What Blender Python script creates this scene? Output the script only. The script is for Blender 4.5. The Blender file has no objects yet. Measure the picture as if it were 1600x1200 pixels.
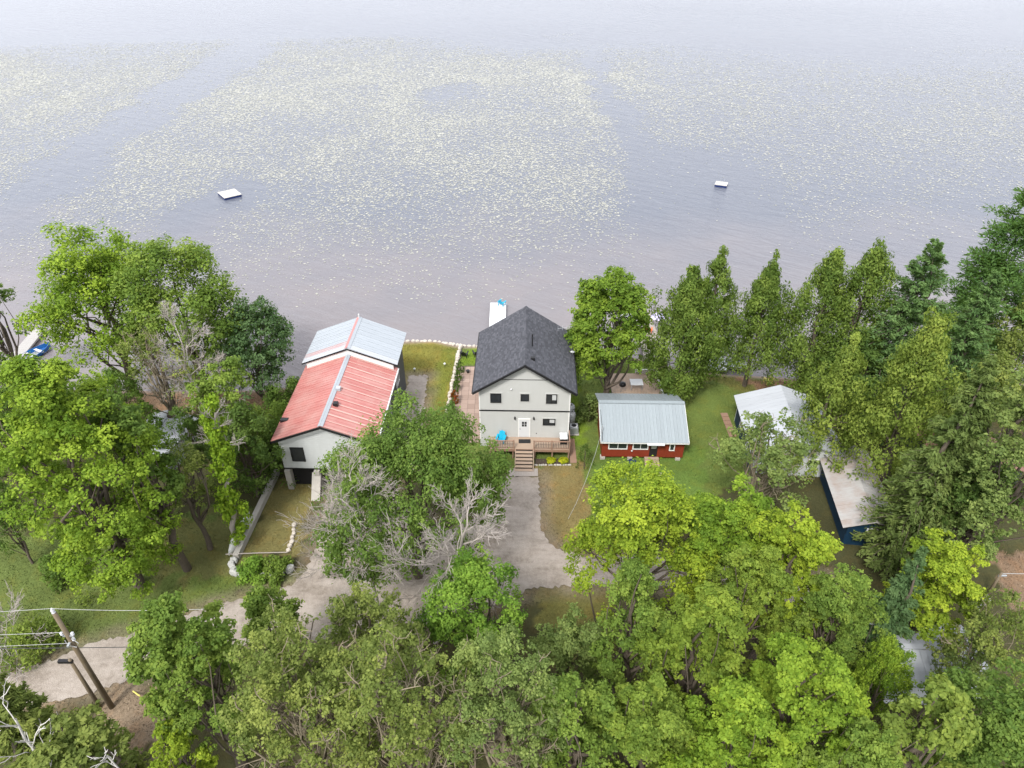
import bpy, math, random
import numpy as np
from mathutils import Vector, Matrix

# ------------------------------------------------------------------ camera, sky, sun, exposure
S = bpy.context.scene
COL = S.collection
CAM_H, PITCH, FPX = 44.0, math.radians(36.0), 1105.0      # drone 44 m up, 36 deg down, focal length in px of a 1600 px frame
cam = bpy.data.cameras.new('camera'); cam.sensor_width = 36; cam.lens = 36 * FPX / 1600
cam.clip_start = 0.5; cam.clip_end = 6000
co = bpy.data.objects.new('camera', cam); COL.objects.link(co)
co.location = (0, 0, CAM_H); co.rotation_euler = (math.pi / 2 - PITCH, 0, 0)
S.camera = co
SUN_EL, SUN_AZ = math.radians(52), math.radians(205)      # azimuth clockwise from +Y (lake side)
W = bpy.data.worlds.new('World'); S.world = W; W.use_nodes = True
nt = W.node_tree; nt.nodes.clear()
sky = nt.nodes.new('ShaderNodeTexSky'); sky.sky_type = 'NISHITA'; sky.sun_disc = False
sky.sun_elevation = SUN_EL; sky.sun_rotation = SUN_AZ; sky.dust_density = 4; sky.air_density = 1.2; sky.ozone_density = 1.0
hs = nt.nodes.new('ShaderNodeHueSaturation'); hs.inputs['Saturation'].default_value = 0.22
bg = nt.nodes.new('ShaderNodeBackground'); bg.inputs['Strength'].default_value = 0.15
wo = nt.nodes.new('ShaderNodeOutputWorld')
cloud = nt.nodes.new('ShaderNodeMix'); cloud.data_type = 'RGBA'; cloud.inputs[0].default_value = 0.6      # even bright overcast layer over the blue
cloud.inputs[7].default_value = (7.0, 7.2, 7.8, 1)
nt.links.new(sky.outputs[0], hs.inputs['Color']); nt.links.new(hs.outputs[0], cloud.inputs[6]); nt.links.new(cloud.outputs[2], bg.inputs['Color']); nt.links.new(bg.outputs[0], wo.inputs[0])
sl = bpy.data.lights.new('sun', 'SUN'); sl.energy = 2.1; sl.angle = math.radians(10); sl.color = (1.0, 0.96, 0.9)
so = bpy.data.objects.new('sun', sl); COL.objects.link(so)
sd = Vector((math.sin(SUN_AZ) * math.cos(SUN_EL), math.cos(SUN_AZ) * math.cos(SUN_EL), math.sin(SUN_EL)))
so.rotation_euler = sd.to_track_quat('Z', 'Y').to_euler()
S.view_settings.view_transform = 'Standard'; S.view_settings.look = 'None'; S.view_settings.gamma = 1
S.view_settings.exposure = 1.05
S.view_settings.use_curve_mapping = False

# ------------------------------------------------------------------ helpers
def at(px, py, z=0.0):
    """survey: the point at height z that the photograph shows at (px, py)"""
    a = (px - 800) / FPX; b = -(py - 600) / FPX
    dy = math.cos(PITCH) + b * math.sin(PITCH); dz = -math.sin(PITCH) + b * math.cos(PITCH)
    t = (z - CAM_H) / dz
    return (a * t, dy * t, z)
def depth(x, y, z): return y * math.cos(PITCH) - (z - CAM_H) * math.sin(PITCH)
def row(x, y, z):
    d = depth(x, y, z); return 600 - FPX * (y * math.sin(PITCH) + (z - CAM_H) * math.cos(PITCH)) / d
def height_to(x, y, py):
    lo, hi = 0.0, 40.0
    for _ in range(40):
        m = (lo + hi) / 2
        if row(x, y, m) > py: lo = m
        else: hi = m
    return lo

def link_mesh(name, me, mat=None, parent=None, loc=None):
    o = bpy.data.objects.new(name, me); COL.objects.link(o)
    if mat is not None and not me.materials: me.materials.append(mat)
    if parent is not None: o.parent = parent
    if loc is not None: o.location = loc
    return o
def tag(o, label=None, cat=None, group=None, kind=None):
    if label: o['label'] = label
    if cat: o['category'] = cat
    if group: o['group'] = group
    if kind: o['kind'] = kind
    return o
def thing(name, label, cat, loc=(0, 0, 0), rz=0.0, group=None):
    o = bpy.data.objects.new(name, None); COL.objects.link(o); o.empty_display_size = 0.3
    o.location = loc; o.rotation_euler = (0, 0, rz)
    return tag(o, label, cat, group)

class MB:
    def __init__(s): s.v = []; s.f = []
    def add(s, vs, fs):
        k = len(s.v); s.v += [tuple(p) for p in vs]; s.f += [tuple(i + k for i in f) for f in fs]; return s
    def box(s, x0, x1, y0, y1, z0, z1):
        return s.add([(x0,y0,z0),(x1,y0,z0),(x1,y1,z0),(x0,y1,z0),(x0,y0,z1),(x1,y0,z1),(x1,y1,z1),(x0,y1,z1)],
                     [(0,3,2,1),(4,5,6,7),(0,1,5,4),(1,2,6,5),(2,3,7,6),(3,0,4,7)])
    def slab(s, p, t):
        """thick quad / polygon: p points counter-clockwise seen from outside, thickness t downwards along the normal"""
        P = [Vector(q) for q in p]; n = (P[1]-P[0]).cross(P[2]-P[0]).normalized(); k = len(P)
        vs = P + [q - n*t for q in P]
        fs = [tuple(range(k)), tuple(range(2*k-1, k-1, -1))] + [(i, i+k, (i+1)%k+k, (i+1)%k) for i in range(k)]
        return s.add(vs, fs)
    def tube(s, pts, rad, n=6, cap=True):
        P = [Vector(q) for q in pts]
        if not isinstance(rad, (list, tuple)): rad = [rad]*len(P)
        vs = []; fs = []
        up0 = Vector((0.13, 0.31, 0.94)).normalized()
        for i, q in enumerate(P):
            d = (P[min(i+1, len(P)-1)] - P[max(i-1, 0)]).normalized()
            a = d.cross(up0 if abs(d.dot(up0)) < .95 else Vector((1,0,0))).normalized(); b = d.cross(a)
            for j in range(n):
                w = 2*math.pi*j/n; vs.append(q + (a*math.cos(w) + b*math.sin(w))*rad[i])
        for i in range(len(P)-1):
            for j in range(n): fs.append((i*n+j, i*n+(j+1)%n, (i+1)*n+(j+1)%n, (i+1)*n+j))
        if cap: fs += [tuple(range(n-1, -1, -1)), tuple(range((len(P)-1)*n, len(P)*n))]
        return s.add(vs, fs)
    def lathe(s, prof, c=(0,0,0), n=16):
        vs = []; fs = []
        for r, z in prof:
            for j in range(n):
                w = 2*math.pi*j/n; vs.append((c[0]+r*math.cos(w), c[1]+r*math.sin(w), c[2]+z))
        for i in range(len(prof)-1):
            for j in range(n): fs.append((i*n+j, i*n+(j+1)%n, (i+1)*n+(j+1)%n, (i+1)*n+j))
        fs += [tuple(range(n-1, -1, -1)), tuple(range((len(prof)-1)*n, len(prof)*n))]
        return s.add(vs, fs)
    def mesh(s, name='m'):
        me = bpy.data.meshes.new(name); me.from_pydata(s.v, [], s.f); me.update(); return me
    def build(s, name, mat, parent=None, smooth=False, bevel=0.0):
        me = s.mesh(name); o = link_mesh(name, me, mat, parent)
        if smooth: me.shade_smooth()
        if bevel:
            m = o.modifiers.new('bevel', 'BEVEL'); m.width = bevel; m.segments = 2; m.limit_method = 'ANGLE'
        return o
def box(name, mat, parent, x0, x1, y0, y1, z0, z1, bevel=0.0):
    return MB().box(x0, x1, y0, y1, z0, z1).build(name, mat, parent, bevel=bevel)

# ------------------------------------------------------------------ materials
def srgb(r, g, b):
    return tuple((c/255/12.92 if c/255 <= .04045 else ((c/255+.055)/1.055)**2.4) for c in (r, g, b))
class N:
    """small node-building helper"""
    def __init__(s, name):
        s.m = bpy.data.materials.new(name); s.m.use_nodes = True; s.t = s.m.node_tree; s.t.nodes.clear()
        s.out = s.n('ShaderNodeOutputMaterial')
    def n(s, kind, **kw):
        o = s.t.nodes.new(kind)
        for k, v in kw.items(): setattr(o, k, v)
        return o
    def set(s, sock, v):
        if hasattr(v, 'is_linked') or isinstance(v, bpy.types.NodeSocket): s.t.links.new(v, sock)
        elif isinstance(v, tuple) and len(v) == 3 and sock.type == 'RGBA': sock.default_value = (*v, 1)
        else: sock.default_value = v
    def coord(s, which='Object'): return s.n('ShaderNodeTexCoord').outputs[which]
    def pos(s): return s.n('ShaderNodeNewGeometry').outputs['Position']
    def mapping(s, vec, scale=(1,1,1), rot=(0,0,0)):
        m = s.n('ShaderNodeMapping'); s.set(m.inputs['Vector'], vec); m.inputs['Scale'].default_value = scale; m.inputs['Rotation'].default_value = rot
        return m.outputs[0]
    def noise(s, vec, scale, detail=4, rough=.55, dist=0.0):
        o = s.n('ShaderNodeTexNoise'); s.set(o.inputs['Vector'], vec); o.inputs['Scale'].default_value = scale
        o.inputs['Detail'].default_value = detail; o.inputs['Roughness'].default_value = rough; o.inputs['Distortion'].default_value = dist
        return o.outputs['Fac']
    def ramp(s, fac, *stops):
        r = s.n('ShaderNodeValToRGB'); s.set(r.inputs[0], fac); e = r.color_ramp.elements
        while len(e) < len(stops): e.new(0.5)
        for el, (p, c) in zip(e, stops): el.position = p; el.color = (*c, 1) if len(c) == 3 else c
        return r.outputs[0]
    def mix(s, fac, a, b, mode='MIX'):
        m = s.n('ShaderNodeMix', data_type='RGBA', blend_type=mode)
        s.set(m.inputs[0], fac); s.set(m.inputs[6], a); s.set(m.inputs[7], b); return m.outputs[2]
    def math(s, op, a, b=0.0):
        m = s.n('ShaderNodeMath', operation=op); s.set(m.inputs[0], a); s.set(m.inputs[1], b); return m.outputs[0]
    def bump(s, h, strength=.3, dist=.02, normal=None):
        b = s.n('ShaderNodeBump'); s.set(b.inputs['Height'], h); b.inputs['Strength'].default_value = strength; b.inputs['Distance'].default_value = dist
        if normal is not None: s.set(b.inputs['Normal'], normal)
        return b.outputs[0]
    def bsdf(s, color, rough=.7, metal=0.0, normal=None, spec=.3, **kw):
        p = s.n('ShaderNodeBsdfPrincipled'); s.set(p.inputs['Base Color'], color); s.set(p.inputs['Roughness'], rough)
        p.inputs['Metallic'].default_value = metal; p.inputs['Specular IOR Level'].default_value = spec
        if normal is not None: s.set(p.inputs['Normal'], normal)
        for k, v in kw.items(): s.set(p.inputs[k], v)
        return p.outputs[0]
    def done(s, sh): s.t.links.new(sh, s.out.inputs[0]); return s.m

def mat_plain(name, c, rough=.65, var=.18, scale=3.0, bump=.15, metal=0.0, spec=.3):
    m = N(name); p = m.pos(); n1 = m.noise(p, scale, 6, .65); n2 = m.noise(p, scale*9, 3)
    lo = tuple(max(0, x*(1-var)) for x in c); hi = tuple(min(1, x*(1+var)) for x in c)
    col = m.mix(m.math('ADD', m.math('MULTIPLY', n1, .7), m.math('MULTIPLY', n2, .3)), lo, hi)
    return m.done(m.bsdf(col, rough, metal, m.bump(n2, bump, .01), spec))
def mat_siding(name, c, pitch=.16, rough=.6, streak=.12, vertical=False):
    m = N(name); p = m.coord('Object')
    sep = m.n('ShaderNodeSeparateXYZ'); m.set(sep.inputs[0], p)
    h = m.math('FRACT', m.math('DIVIDE', sep.outputs[0 if vertical else 2], pitch))
    st = m.noise(m.mapping(p, (1.2, 1.2, .25)), 2.0, 5)
    col = m.mix(st, tuple(x*(1-streak) for x in c), tuple(min(1, x*(1+streak)) for x in c))
    return m.done(m.bsdf(col, rough, 0, m.bump(h, .5, .02)))
def mat_wood(name, c, scale=(1, 9, 9), rough=.75, var=.35):
    m = N(name); p = m.pos(); g = m.noise(m.mapping(p, scale), 2.5, 6, .7); w = m.noise(p, 1.3, 3)
    col = m.mix(g, tuple(x*(1-var) for x in c), tuple(min(1, x*(1+var*.6)) for x in c))
    col = m.mix(m.math('MULTIPLY', w, .45), col, (.22, .20, .18))
    return m.done(m.bsdf(col, rough, 0, m.bump(g, .3, .008)))

M = {}
M['siding_grey'] = mat_siding('pale_grey_siding', (.44, .445, .43), .13, streak=.05)
M['siding_white'] = mat_siding('white_board_siding', (.46, .48, .48), .22, streak=.1)
M['siding_red'] = mat_siding('barn_red_siding', (.18, .027, .012), .15, vertical=True, streak=.2)
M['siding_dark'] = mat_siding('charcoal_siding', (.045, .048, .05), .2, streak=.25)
M['siding_blue'] = mat_siding('navy_siding', (.006, .028, .06), .18, streak=.25)
M['trim_black'] = mat_plain('black_trim', (.012, .012, .013), .5, .2)
M['trim_white'] = mat_plain('white_trim', (.62, .62, .60), .55, .1)
M['white_vinyl'] = mat_plain('white_vinyl', (.52, .53, .54), .4, .06)
M['concrete'] = mat_plain('weathered_concrete', (.34, .32, .29), .9, .3, 2.5, .4)
M['stone'] = mat_plain('pale_field_stone', (.42, .38, .33), .9, .4, 3.0, .5)
M['stone_grey'] = mat_plain('grey_planter_stone', (.34, .34, .32), .9, .45, 3.0, .5)
M['shade_dark'] = mat_plain('void_shade', (.012, .011, .011), .9, .2)  # near-black that puts shade into the colour of recessed places
M['soil'] = mat_plain('dark_mulch', (.05, .037, .028), .95, .5, 8, .6)
M['deck_wood'] = mat_wood('cedar_deck_boards', (.33, .235, .165))
M['rail_wood'] = mat_wood('stained_rail_wood', (.24, .13, .08))
M['grey_wood'] = mat_wood('grey_weathered_wood', (.33, .29, .26))
M['pole_wood'] = mat_wood('utility_pole_wood', (.12, .085, .04), (9, 9, 1))
M['grey_pale'] = mat_wood('pale_grey_planks', (.36, .35, .34))
M['raft_top'] = mat_plain('weathered_raft_deck', (.40, .385, .36), .7, .25, 4, .3)
M['metal_dark'] = mat_plain('dark_metal', (.02, .02, .022), .4, .2, metal=.3)
M['galv'] = mat_plain('galvanised_metal', (.40, .42, .44), .4, .15, metal=.5)
M['turquoise'] = mat_plain('turquoise_resin', (.005, .30, .46), .45, .1)
M['orange'] = mat_plain('orange_resin', (.60, .13, .04), .5, .1)
M['teal'] = mat_plain('teal_resin', (.01, .20, .25), .5, .1)
M['yellow'] = mat_plain('yellow_resin', (.60, .52, .14), .5, .1)
M['navy'] = mat_plain('navy_plastic', (.008, .02, .09), .45, .2)
M['boat_blue'] = mat_plain('blue_boat_hull', (.015, .09, .27), .3, .15)
M['lavender'] = mat_plain('lavender_canvas', (.5, .45, .68), .7, .1)
M['wire'] = mat_plain('aluminium_cable', (.34, .34, .34), .5, .1)
M['wire_dark'] = mat_plain('black_cable', (.03, .03, .03), .6, .1)
M['insulator'] = mat_plain('grey_porcelain', (.45, .46, .48), .3, .1)
M['brick_brown'] = mat_plain('faded_brown_roofing', (.20, .11, .085), .85, .3, 4, .4)
def mat_glass():
    m = N('window_glass'); p = m.pos(); n = m.noise(p, 1.4, 2)
    return m.done(m.bsdf(m.mix(n, (.012, .014, .017), (.035, .04, .045)), .08, 0, m.bump(n, .05, .02), .6))
M['glass'] = mat_glass()
M['blind'] = mat_plain('white_blind_behind_glass', (.42, .43, .43), .3, .08)

def mat_metal_roof(name, c, rust=None, streak=(.25, 3.0), rough=.38, var=.18, spec=.4):
    """painted sheet metal with streaks running down the slope (local Y of each panel's object space)"""
    m = N(name); p = m.coord('Object'); ri = m.n('ShaderNodeObjectInfo').outputs['Random']
    off = m.n('ShaderNodeVectorMath', operation='ADD'); m.set(off.inputs[0], m.pos())
    st = m.noise(m.mapping(m.pos(), (streak[0], streak[1], streak[0])), 2.2, 6, .65)
    bl = m.noise(m.pos(), .55, 5, .6)
    col = m.mix(st, tuple(x*(1-var) for x in c), tuple(min(1, x*(1+var)) for x in c))
    if rust:
        col = m.mix(m.ramp(bl, (.42, (0,0,0)), (.68, (1,1,1))), col, rust)
    col = m.mix(m.math('MULTIPLY', ri, .16), col, tuple(min(1, x*1.5) for x in c))
    return m.done(m.bsdf(col, rough, 0, m.bump(m.noise(m.pos(), 6, 3), .12, .01), spec))
M['roof_red'] = mat_metal_roof('faded_red_roof_sheet', (.33, .125, .112), (.36, .19, .17))
M['roof_red_cap'] = mat_metal_roof('pink_ridge_paint', (.40, .15, .14))
M['roof_silver'] = mat_metal_roof('silver_roof_sheet', (.27, .295, .32), None, (.5, 4))
M['roof_pink'] = mat_metal_roof('worn_pink_sheet', (.33, .23, .23), (.30, .30, .31))
M['roof_seam'] = mat_metal_roof('sun_bleached_seam', (.42, .30, .26), (.36, .22, .19))
M['roof_white'] = mat_metal_roof('white_roof_sheet', (.33, .345, .37), None)
M['roof_teal'] = mat_metal_roof('pale_blue_grey_roof_sheet', (.215, .245, .262), None, (4, .3), rough=.5)
M['roof_beige'] = mat_metal_roof('pale_roof_with_needles', (.32, .31, .305), (.25, .19, .16))

def mat_shingle():
    m = N('charcoal_shingle'); a = m.n('ShaderNodeAttribute'); a.attribute_name = 'tint'
    n = m.noise(m.pos(), 30, 3); f = m.math('ADD', m.math('MULTIPLY', a.outputs['Fac'], .75), m.math('MULTIPLY', n, .3))
    col = m.ramp(f, (.0, (.042, .043, .050)), (.55, (.060, .062, .072)), (1.0, (.090, .092, .105)))
    return m.done(m.bsdf(col, .9, 0, m.bump(n, .4, .01), .2))
M['shingle'] = mat_shingle()

def mat_leaf(name='leaf', rough=.6, trans=.38):
    m = N(name); oi = m.n('ShaderNodeObjectInfo'); a = m.n('ShaderNodeAttribute'); a.attribute_name = 'tint'
    hsv = m.n('ShaderNodeHueSaturation'); m.set(hsv.inputs['Color'], oi.outputs['Color'])
    m.set(hsv.inputs['Hue'], m.math('ADD', .512, m.math('MULTIPLY', a.outputs['Fac'], -.030)))
    m.set(hsv.inputs['Value'], m.math('ADD', .62, m.math('MULTIPLY', a.outputs['Fac'], .8)))
    p = m.bsdf(hsv.outputs[0], rough, 0, None, .10)
    t = m.n('ShaderNodeBsdfTranslucent'); m.set(t.inputs[0], m.mix(.5, hsv.outputs[0], (.24, .38, .02)))
    mx = m.n('ShaderNodeMixShader'); mx.inputs[0].default_value = trans
    m.t.links.new(p, mx.inputs[1]); m.t.links.new(t.outputs[0], mx.inputs[2])
    return m.done(mx.outputs[0])
M['leaf'] = mat_leaf()
def mat_bark(name, c):
    m = N(name); g = m.noise(m.mapping(m.pos(), (6, 6, 1.2)), 3, 6, .7)
    return m.done(m.bsdf(m.mix(g, tuple(x*.45 for x in c), tuple(x*1.4 for x in c)), .9, 0, m.bump(g, .6, .03), .15))
M['bark'] = mat_bark('grey_brown_bark', (.11, .09, .07))
M['bark_pale'] = mat_bark('pale_dead_wood', (.34, .305, .275))
M['bark_white'] = mat_bark('bleached_dead_wood', (.50, .48, .45))
M['twig'] = mat_bark('tan_twig', (.22, .185, .13))

def mat_ground():
    m = N('ground_cover'); a = m.n('ShaderNodeAttribute'); a.attribute_name = 'soil'
    p = m.pos(); n1 = m.noise(p, .7, 6, .65); n2 = m.noise(p, 5, 5, .7); n3 = m.noise(p, 26, 3, .6)
    f = m.math('ADD', m.math('MULTIPLY', n2, .6), m.math('MULTIPLY', n3, .5))
    col = m.mix(1.0, a.outputs['Color'], m.ramp(f, (.2, (.45, .45, .45)), (.8, (1.5, 1.5, 1.5))), 'MULTIPLY')
    col = m.mix(m.ramp(n1, (.48, (0, 0, 0)), (.72, (.55, .55, .55))), col, m.mix(1.0, col, (1.45, 1.1, .8), 'MULTIPLY'))
    return m.done(m.bsdf(col, .95, 0, m.bump(m.math('ADD', n2, n3), .7, .05), .1))
M['ground'] = mat_ground()
def mat_gravel():
    m = N('gravel'); p = m.pos(); n1 = m.noise(p, .45, 5, .6); n2 = m.noise(p, 3.2, 5, .7); v = m.n('ShaderNodeTexVoronoi'); v.inputs['Scale'].default_value = 18
    m.set(v.inputs['Vector'], p)
    col = m.ramp(m.math('ADD', m.math('MULTIPLY', n1, .6), m.math('MULTIPLY', n2, .4)), (.34, (.185, .155, .126)), (.5, (.30, .259, .222)), (.68, (.40, .355, .314)))
    tr = m.noise(m.mapping(p, (.25, 1.3, 1)), .9, 5, .65)
    col = m.mix(m.ramp(tr, (.45, (0, 0, 0)), (.7, (.6, .6, .6))), col, (.40, .355, .315))
    col = m.mix(.4, col, m.mix(1.0, col, m.ramp(v.outputs['Distance'], (0, (1.3, 1.3, 1.3)), (.5, (.55, .55, .55))), 'MULTIPLY'))
    return m.done(m.bsdf(col, .95, 0, m.bump(v.outputs['Distance'], .6, .03), .1))
M['gravel'] = mat_gravel()
def mat_water():
    m = N('lake_water'); p = m.pos()
    sep = m.n('ShaderNodeSeparateXYZ'); m.set(sep.inputs[0], p)
    # swell rows run obliquely to the shore, stronger towards the open right side
    rp = m.mapping(p, (1, 1, 1), (0, 0, math.radians(33)))
    ripple = m.noise(m.mapping(rp, (.16, .62, 1)), 1.0, 5, .6, .5)
    chop = m.noise(m.mapping(rp, (.5, 1.5, 1)), 1.6, 4, .6)
    gust = m.noise(m.mapping(p, (.5, 1, 1)), .018, 3, .5)
    h = m.math('ADD', m.math('MULTIPLY', ripple, m.math('ADD', .35, gust)), m.math('MULTIPLY', chop, .3))
    silt = m.noise(p, .05, 4, .6)
    shallow = m.ramp(m.math('ADD', m.math('DIVIDE', m.math('SUBTRACT', sep.outputs[1], 62), 50), m.math('MULTIPLY', m.math('SUBTRACT', silt, .5), .8)), (0, (1,1,1)), (.3, (.8,.8,.8)), (1, (0,0,0)))
    col = m.mix(shallow, (.092, .101, .126), m.mix(silt, (.185, .160, .156), (.160, .148, .156)))
    return m.done(m.bsdf(col, .16, 0, m.bump(h, .65, .4), .5, IOR=1.333))
M['water'] = mat_water()
def mat_pad():
    m = N('lily_pad'); a = m.n('ShaderNodeAttribute'); a.attribute_name = 'tint'
    col = m.ramp(a.outputs['Fac'], (0, (.20, .202, .168)), (.6, (.262, .263, .224)), (1, (.34, .33, .277)))
    return m.done(m.bsdf(col, .34, 0, None, .5))
M['pad'] = mat_pad()
M['grass'] = mat_leaf('grass_blade', .6, .25)

# ------------------------------------------------------------------ the setting: ground, water, gravel
rng = np.random.default_rng(7)
WATER_Z = -0.9
SHORE = np.array([(-500, 58), (-80, 59), (-56, 61), (-40, 60.5), (-27, 60.8), (-22, 61.6), (-19, 63.5), (-12.5, 70.3), (-9, 70.2), (-6, 69.4), (-3.5, 69.2),
                  (6, 69), (13, 67.5), (20, 64.2), (27, 63.2), (40, 62.5), (60, 62), (500, 60)], float)
def shore(x): return np.interp(x, SHORE[:, 0], SHORE[:, 1])
def vnoise(x, y, s, seed=0):
    """cheap smooth value noise"""
    x = np.asarray(x)/s; y = np.asarray(y)/s
    xi = np.floor(x).astype(int); yi = np.floor(y).astype(int); fx = x-xi; fy = y-yi
    fx = fx*fx*(3-2*fx); fy = fy*fy*(3-2*fy)
    def h(a, b): return np.modf(np.abs(np.sin(a*127.1+b*311.7+seed*74.7)*43758.5453))[0]
    return (h(xi, yi)*(1-fx)+h(xi+1, yi)*fx)*(1-fy) + (h(xi, yi+1)*(1-fx)+h(xi+1, yi+1)*fx)*fy
def inside(x, y, poly):
    P = np.asarray(poly, float); c = np.zeros(np.shape(x), bool); j = len(P)-1
    for i in range(len(P)):
        cond = ((P[i,1] > y) != (P[j,1] > y)) & (x < (P[j,0]-P[i,0])*(y-P[i,1])/(P[j,1]-P[i,1]+1e-12)+P[i,0])
        c ^= cond; j = i
    return c
def soft_poly(x, y, poly, w=0.5):
    """0..1 membership with a ragged edge"""
    jx = x + (vnoise(x, y, .9, 3)-.5)*w*2; jy = y + (vnoise(x, y, .9, 5)-.5)*w*2
    return inside(jx, jy, poly).astype(float)
def px_poly(*pts, z=0.0): return [at(a, b, z)[:2] for a, b in pts]

ROAD = px_poly((-60, 1078), (8, 1054), (88, 1029), (139, 1007), (232, 984), (330, 947), (400, 931), (455, 915), (478, 893), (496, 850), (505, 790), (520, 748), (600, 735), (640, 800), (700, 830), (770, 800), (775, 745),
               (842, 745), (845, 830), (866, 858), (912, 870), (1000, 868), (1100, 880), (1300, 905), (1300, 950), (1100, 925), (1000, 912), (905, 915), (830, 920), (760, 950), (640, 985), (500, 1000), (390, 1005), (240, 1050), (165, 1075), (123, 1088), (-60, 1120))
if sum(a[0]*b[1]-b[0]*a[1] for a, b in zip(ROAD, ROAD[1:]+ROAD[:1])) < 0: ROAD = ROAD[::-1]
PATCH = px_poly((640, 588), (625, 655), (600, 740), (645, 740), (661, 655), (669, 586))
if sum(a[0]*b[1]-b[0]*a[1] for a, b in zip(PATCH, PATCH[1:]+PATCH[:1])) < 0: PATCH = PATCH[::-1]
gx = np.concatenate([[-900, -400, -220, -140, -100], np.arange(-75, 75.1, .4), [100, 140, 220, 400, 900]])
gy = np.concatenate([[-300, -150, -70, -30, 0], np.arange(10, 74.1, .4), [80, 100]])
X, Y = np.meshgrid(gx, gy)
d = shore(X) + (vnoise(X, Y, 3.1, 9)-.5)*.7 - Y
Z = np.interp(d, [-30, -4, 0, 1.2, 3.5], [-4, -2.0, -.95, -.35, 0.0]) + (vnoise(X, Y, 2.3, 1)-.5)*.04*(d > 3)
LAWN, DRY, FOREST, DIRT, FRESH, SAND = (.085,.115,.028), (.135,.108,.044), (.045,.045,.020), (.17,.115,.075), (.10,.15,.018), (.22,.17,.14)
C = np.empty(X.shape+(3,)); C[:] = FOREST
def paint(poly, c, w=.6, a=1.0):
    k = (soft_poly(X, Y, poly, w)*a)[..., None]; C[:] = C*(1-k) + np.array(c)*k
paint(px_poly((-200, 850), (120, 820), (380, 780), (420, 900), (380, 950), (150, 1010), (-200, 1110)), (.082,.108,.030), 1.5)      # rough grass left of the road
paint(px_poly((200, 820), (380, 800), (400, 900), (300, 925), (240, 900)), (.125,.105,.045), 1.5, .5)
paint(px_poly((300, 905), (450, 880), (480, 905), (400, 930), (300, 950)), LAWN, .8)
paint(px_poly((372, 868), (432, 745), (520, 745), (480, 800), (470, 870)), (.135,.120,.046), .7)                                       # terrace lawn before the red roofed house
paint([(-40, 56), (-22, 56), (-21, 63), (-40, 63)], DIRT, 1.2)
paint(px_poly((610, 520), (740, 535), (697, 655), (600, 700)), (.145,.135,.030), .6)                                                # dry strip beside it
paint(px_poly((690, 545), (716, 535), (690, 660), (660, 660)), (.115,.125,.024), .5)
paint([(-3.4, 46), (-6.4, 50), (-6.2, 71), (8, 71), (8, 46)], LAWN, .4)
paint(px_poly((735, 540), (760, 540), (750, 570), (715, 570)), FRESH, .3)
paint(px_poly((895, 530), (930, 540), (935, 700), (895, 690)), FRESH, .5)
paint(px_poly((838, 722), (905, 722), (922, 760), (925, 830), (905, 868), (865, 860), (842, 830)), DRY, .6)
paint(px_poly((905, 560), (1200, 570), (1260, 640), (1150, 760), (1080, 800), (920, 850), (915, 690)), LAWN, .6)
paint(px_poly((925, 700), (1100, 700), (1100, 790), (930, 800)), (.080,.125,.026), .8)
paint(px_poly((1090, 585), (1200, 588), (1210, 612), (1150, 612)), (.105,.105,.03), .8)
paint(px_poly((1150, 590), (1290, 590), (1290, 640), (1190, 612)), (.16,.10,.06), .6)
paint(px_poly((840, 910), (960, 905), (960, 1040), (850, 1040)), (.10,.095,.03), 1.0)
paint(px_poly((1556, 865), (1640, 865), (1640, 950), (1565, 950)), (.15,.105,.07), .8)
paint(px_poly((150, 1060), (260, 1060), (260, 1180), (120, 1180)), (.17,.13,.09), 1.0)                                               # bare soil round the pole
def near_edge(poly, w):
    P = np.asarray(poly); best = np.full(X.shape, 9.0)
    for a, b in zip(P, np.roll(P, -1, 0)):
        ab = b-a; t = np.clip(((X-a[0])*ab[0]+(Y-a[1])*ab[1])/(ab@ab+1e-9), 0, 1); best = np.minimum(best, np.hypot(X-a[0]-t*ab[0], Y-a[1]-t*ab[1]))
    return np.clip(1-best/w, 0, 1)
for poly in (ROAD, PATCH):
    q = (near_edge(poly, 1.5)*(.35+.9*vnoise(X, Y, 1.1, 61)))[..., None].clip(0, .85); C[:] = C*(1-q) + np.array((.17, .14, .10))*q
k = np.clip(1.6 - d/1.1, 0, 1)[..., None]; C[:] = C*(1-k) + np.array(SAND)*k
C *= (.82 + .36*vnoise(X, Y, 1.7, 21))[..., None]
ny, nx = X.shape
idx = np.arange(nx*ny).reshape(ny, nx)
quads = np.stack([idx[:-1,:-1], idx[:-1,1:], idx[1:,1:], idx[1:,:-1]], -1).reshape(-1, 4)
def np_mesh(name, verts, faces, smooth=False, attr=None, attr_col=None):
    me = bpy.data.meshes.new(name); verts = np.asarray(verts, np.float32); faces = np.asarray(faces, np.int32); k = faces.shape[1]
    me.vertices.add(len(verts)); me.vertices.foreach_set('co', verts.ravel())
    me.loops.add(faces.size); me.loops.foreach_set('vertex_index', faces.ravel())
    me.polygons.add(len(faces)); me.polygons.foreach_set('loop_start', np.arange(0, faces.size, k, dtype=np.int32))
    me.polygons.foreach_set('loop_total', np.full(len(faces), k, np.int32))
    if smooth: me.polygons.foreach_set('use_smooth', np.ones(len(faces), bool))
    if attr is not None:
        a = me.attributes.new('tint', 'FLOAT', 'POINT'); a.data.foreach_set('value', np.asarray(attr, np.float32))
    if attr_col is not None:
        a = me.attributes.new('soil', 'FLOAT_COLOR', 'POINT')
        a.data.foreach_set('color', np.concatenate([attr_col, np.ones((len(attr_col), 1))], 1).astype(np.float32).ravel())
    me.update(calc_edges=True); me.validate()
    return me
tag(link_mesh('ground', np_mesh('ground', np.stack([X, Y, Z], -1).reshape(-1, 3), quads, True, None, C.reshape(-1, 3)), M['ground']), kind='structure')
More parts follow.
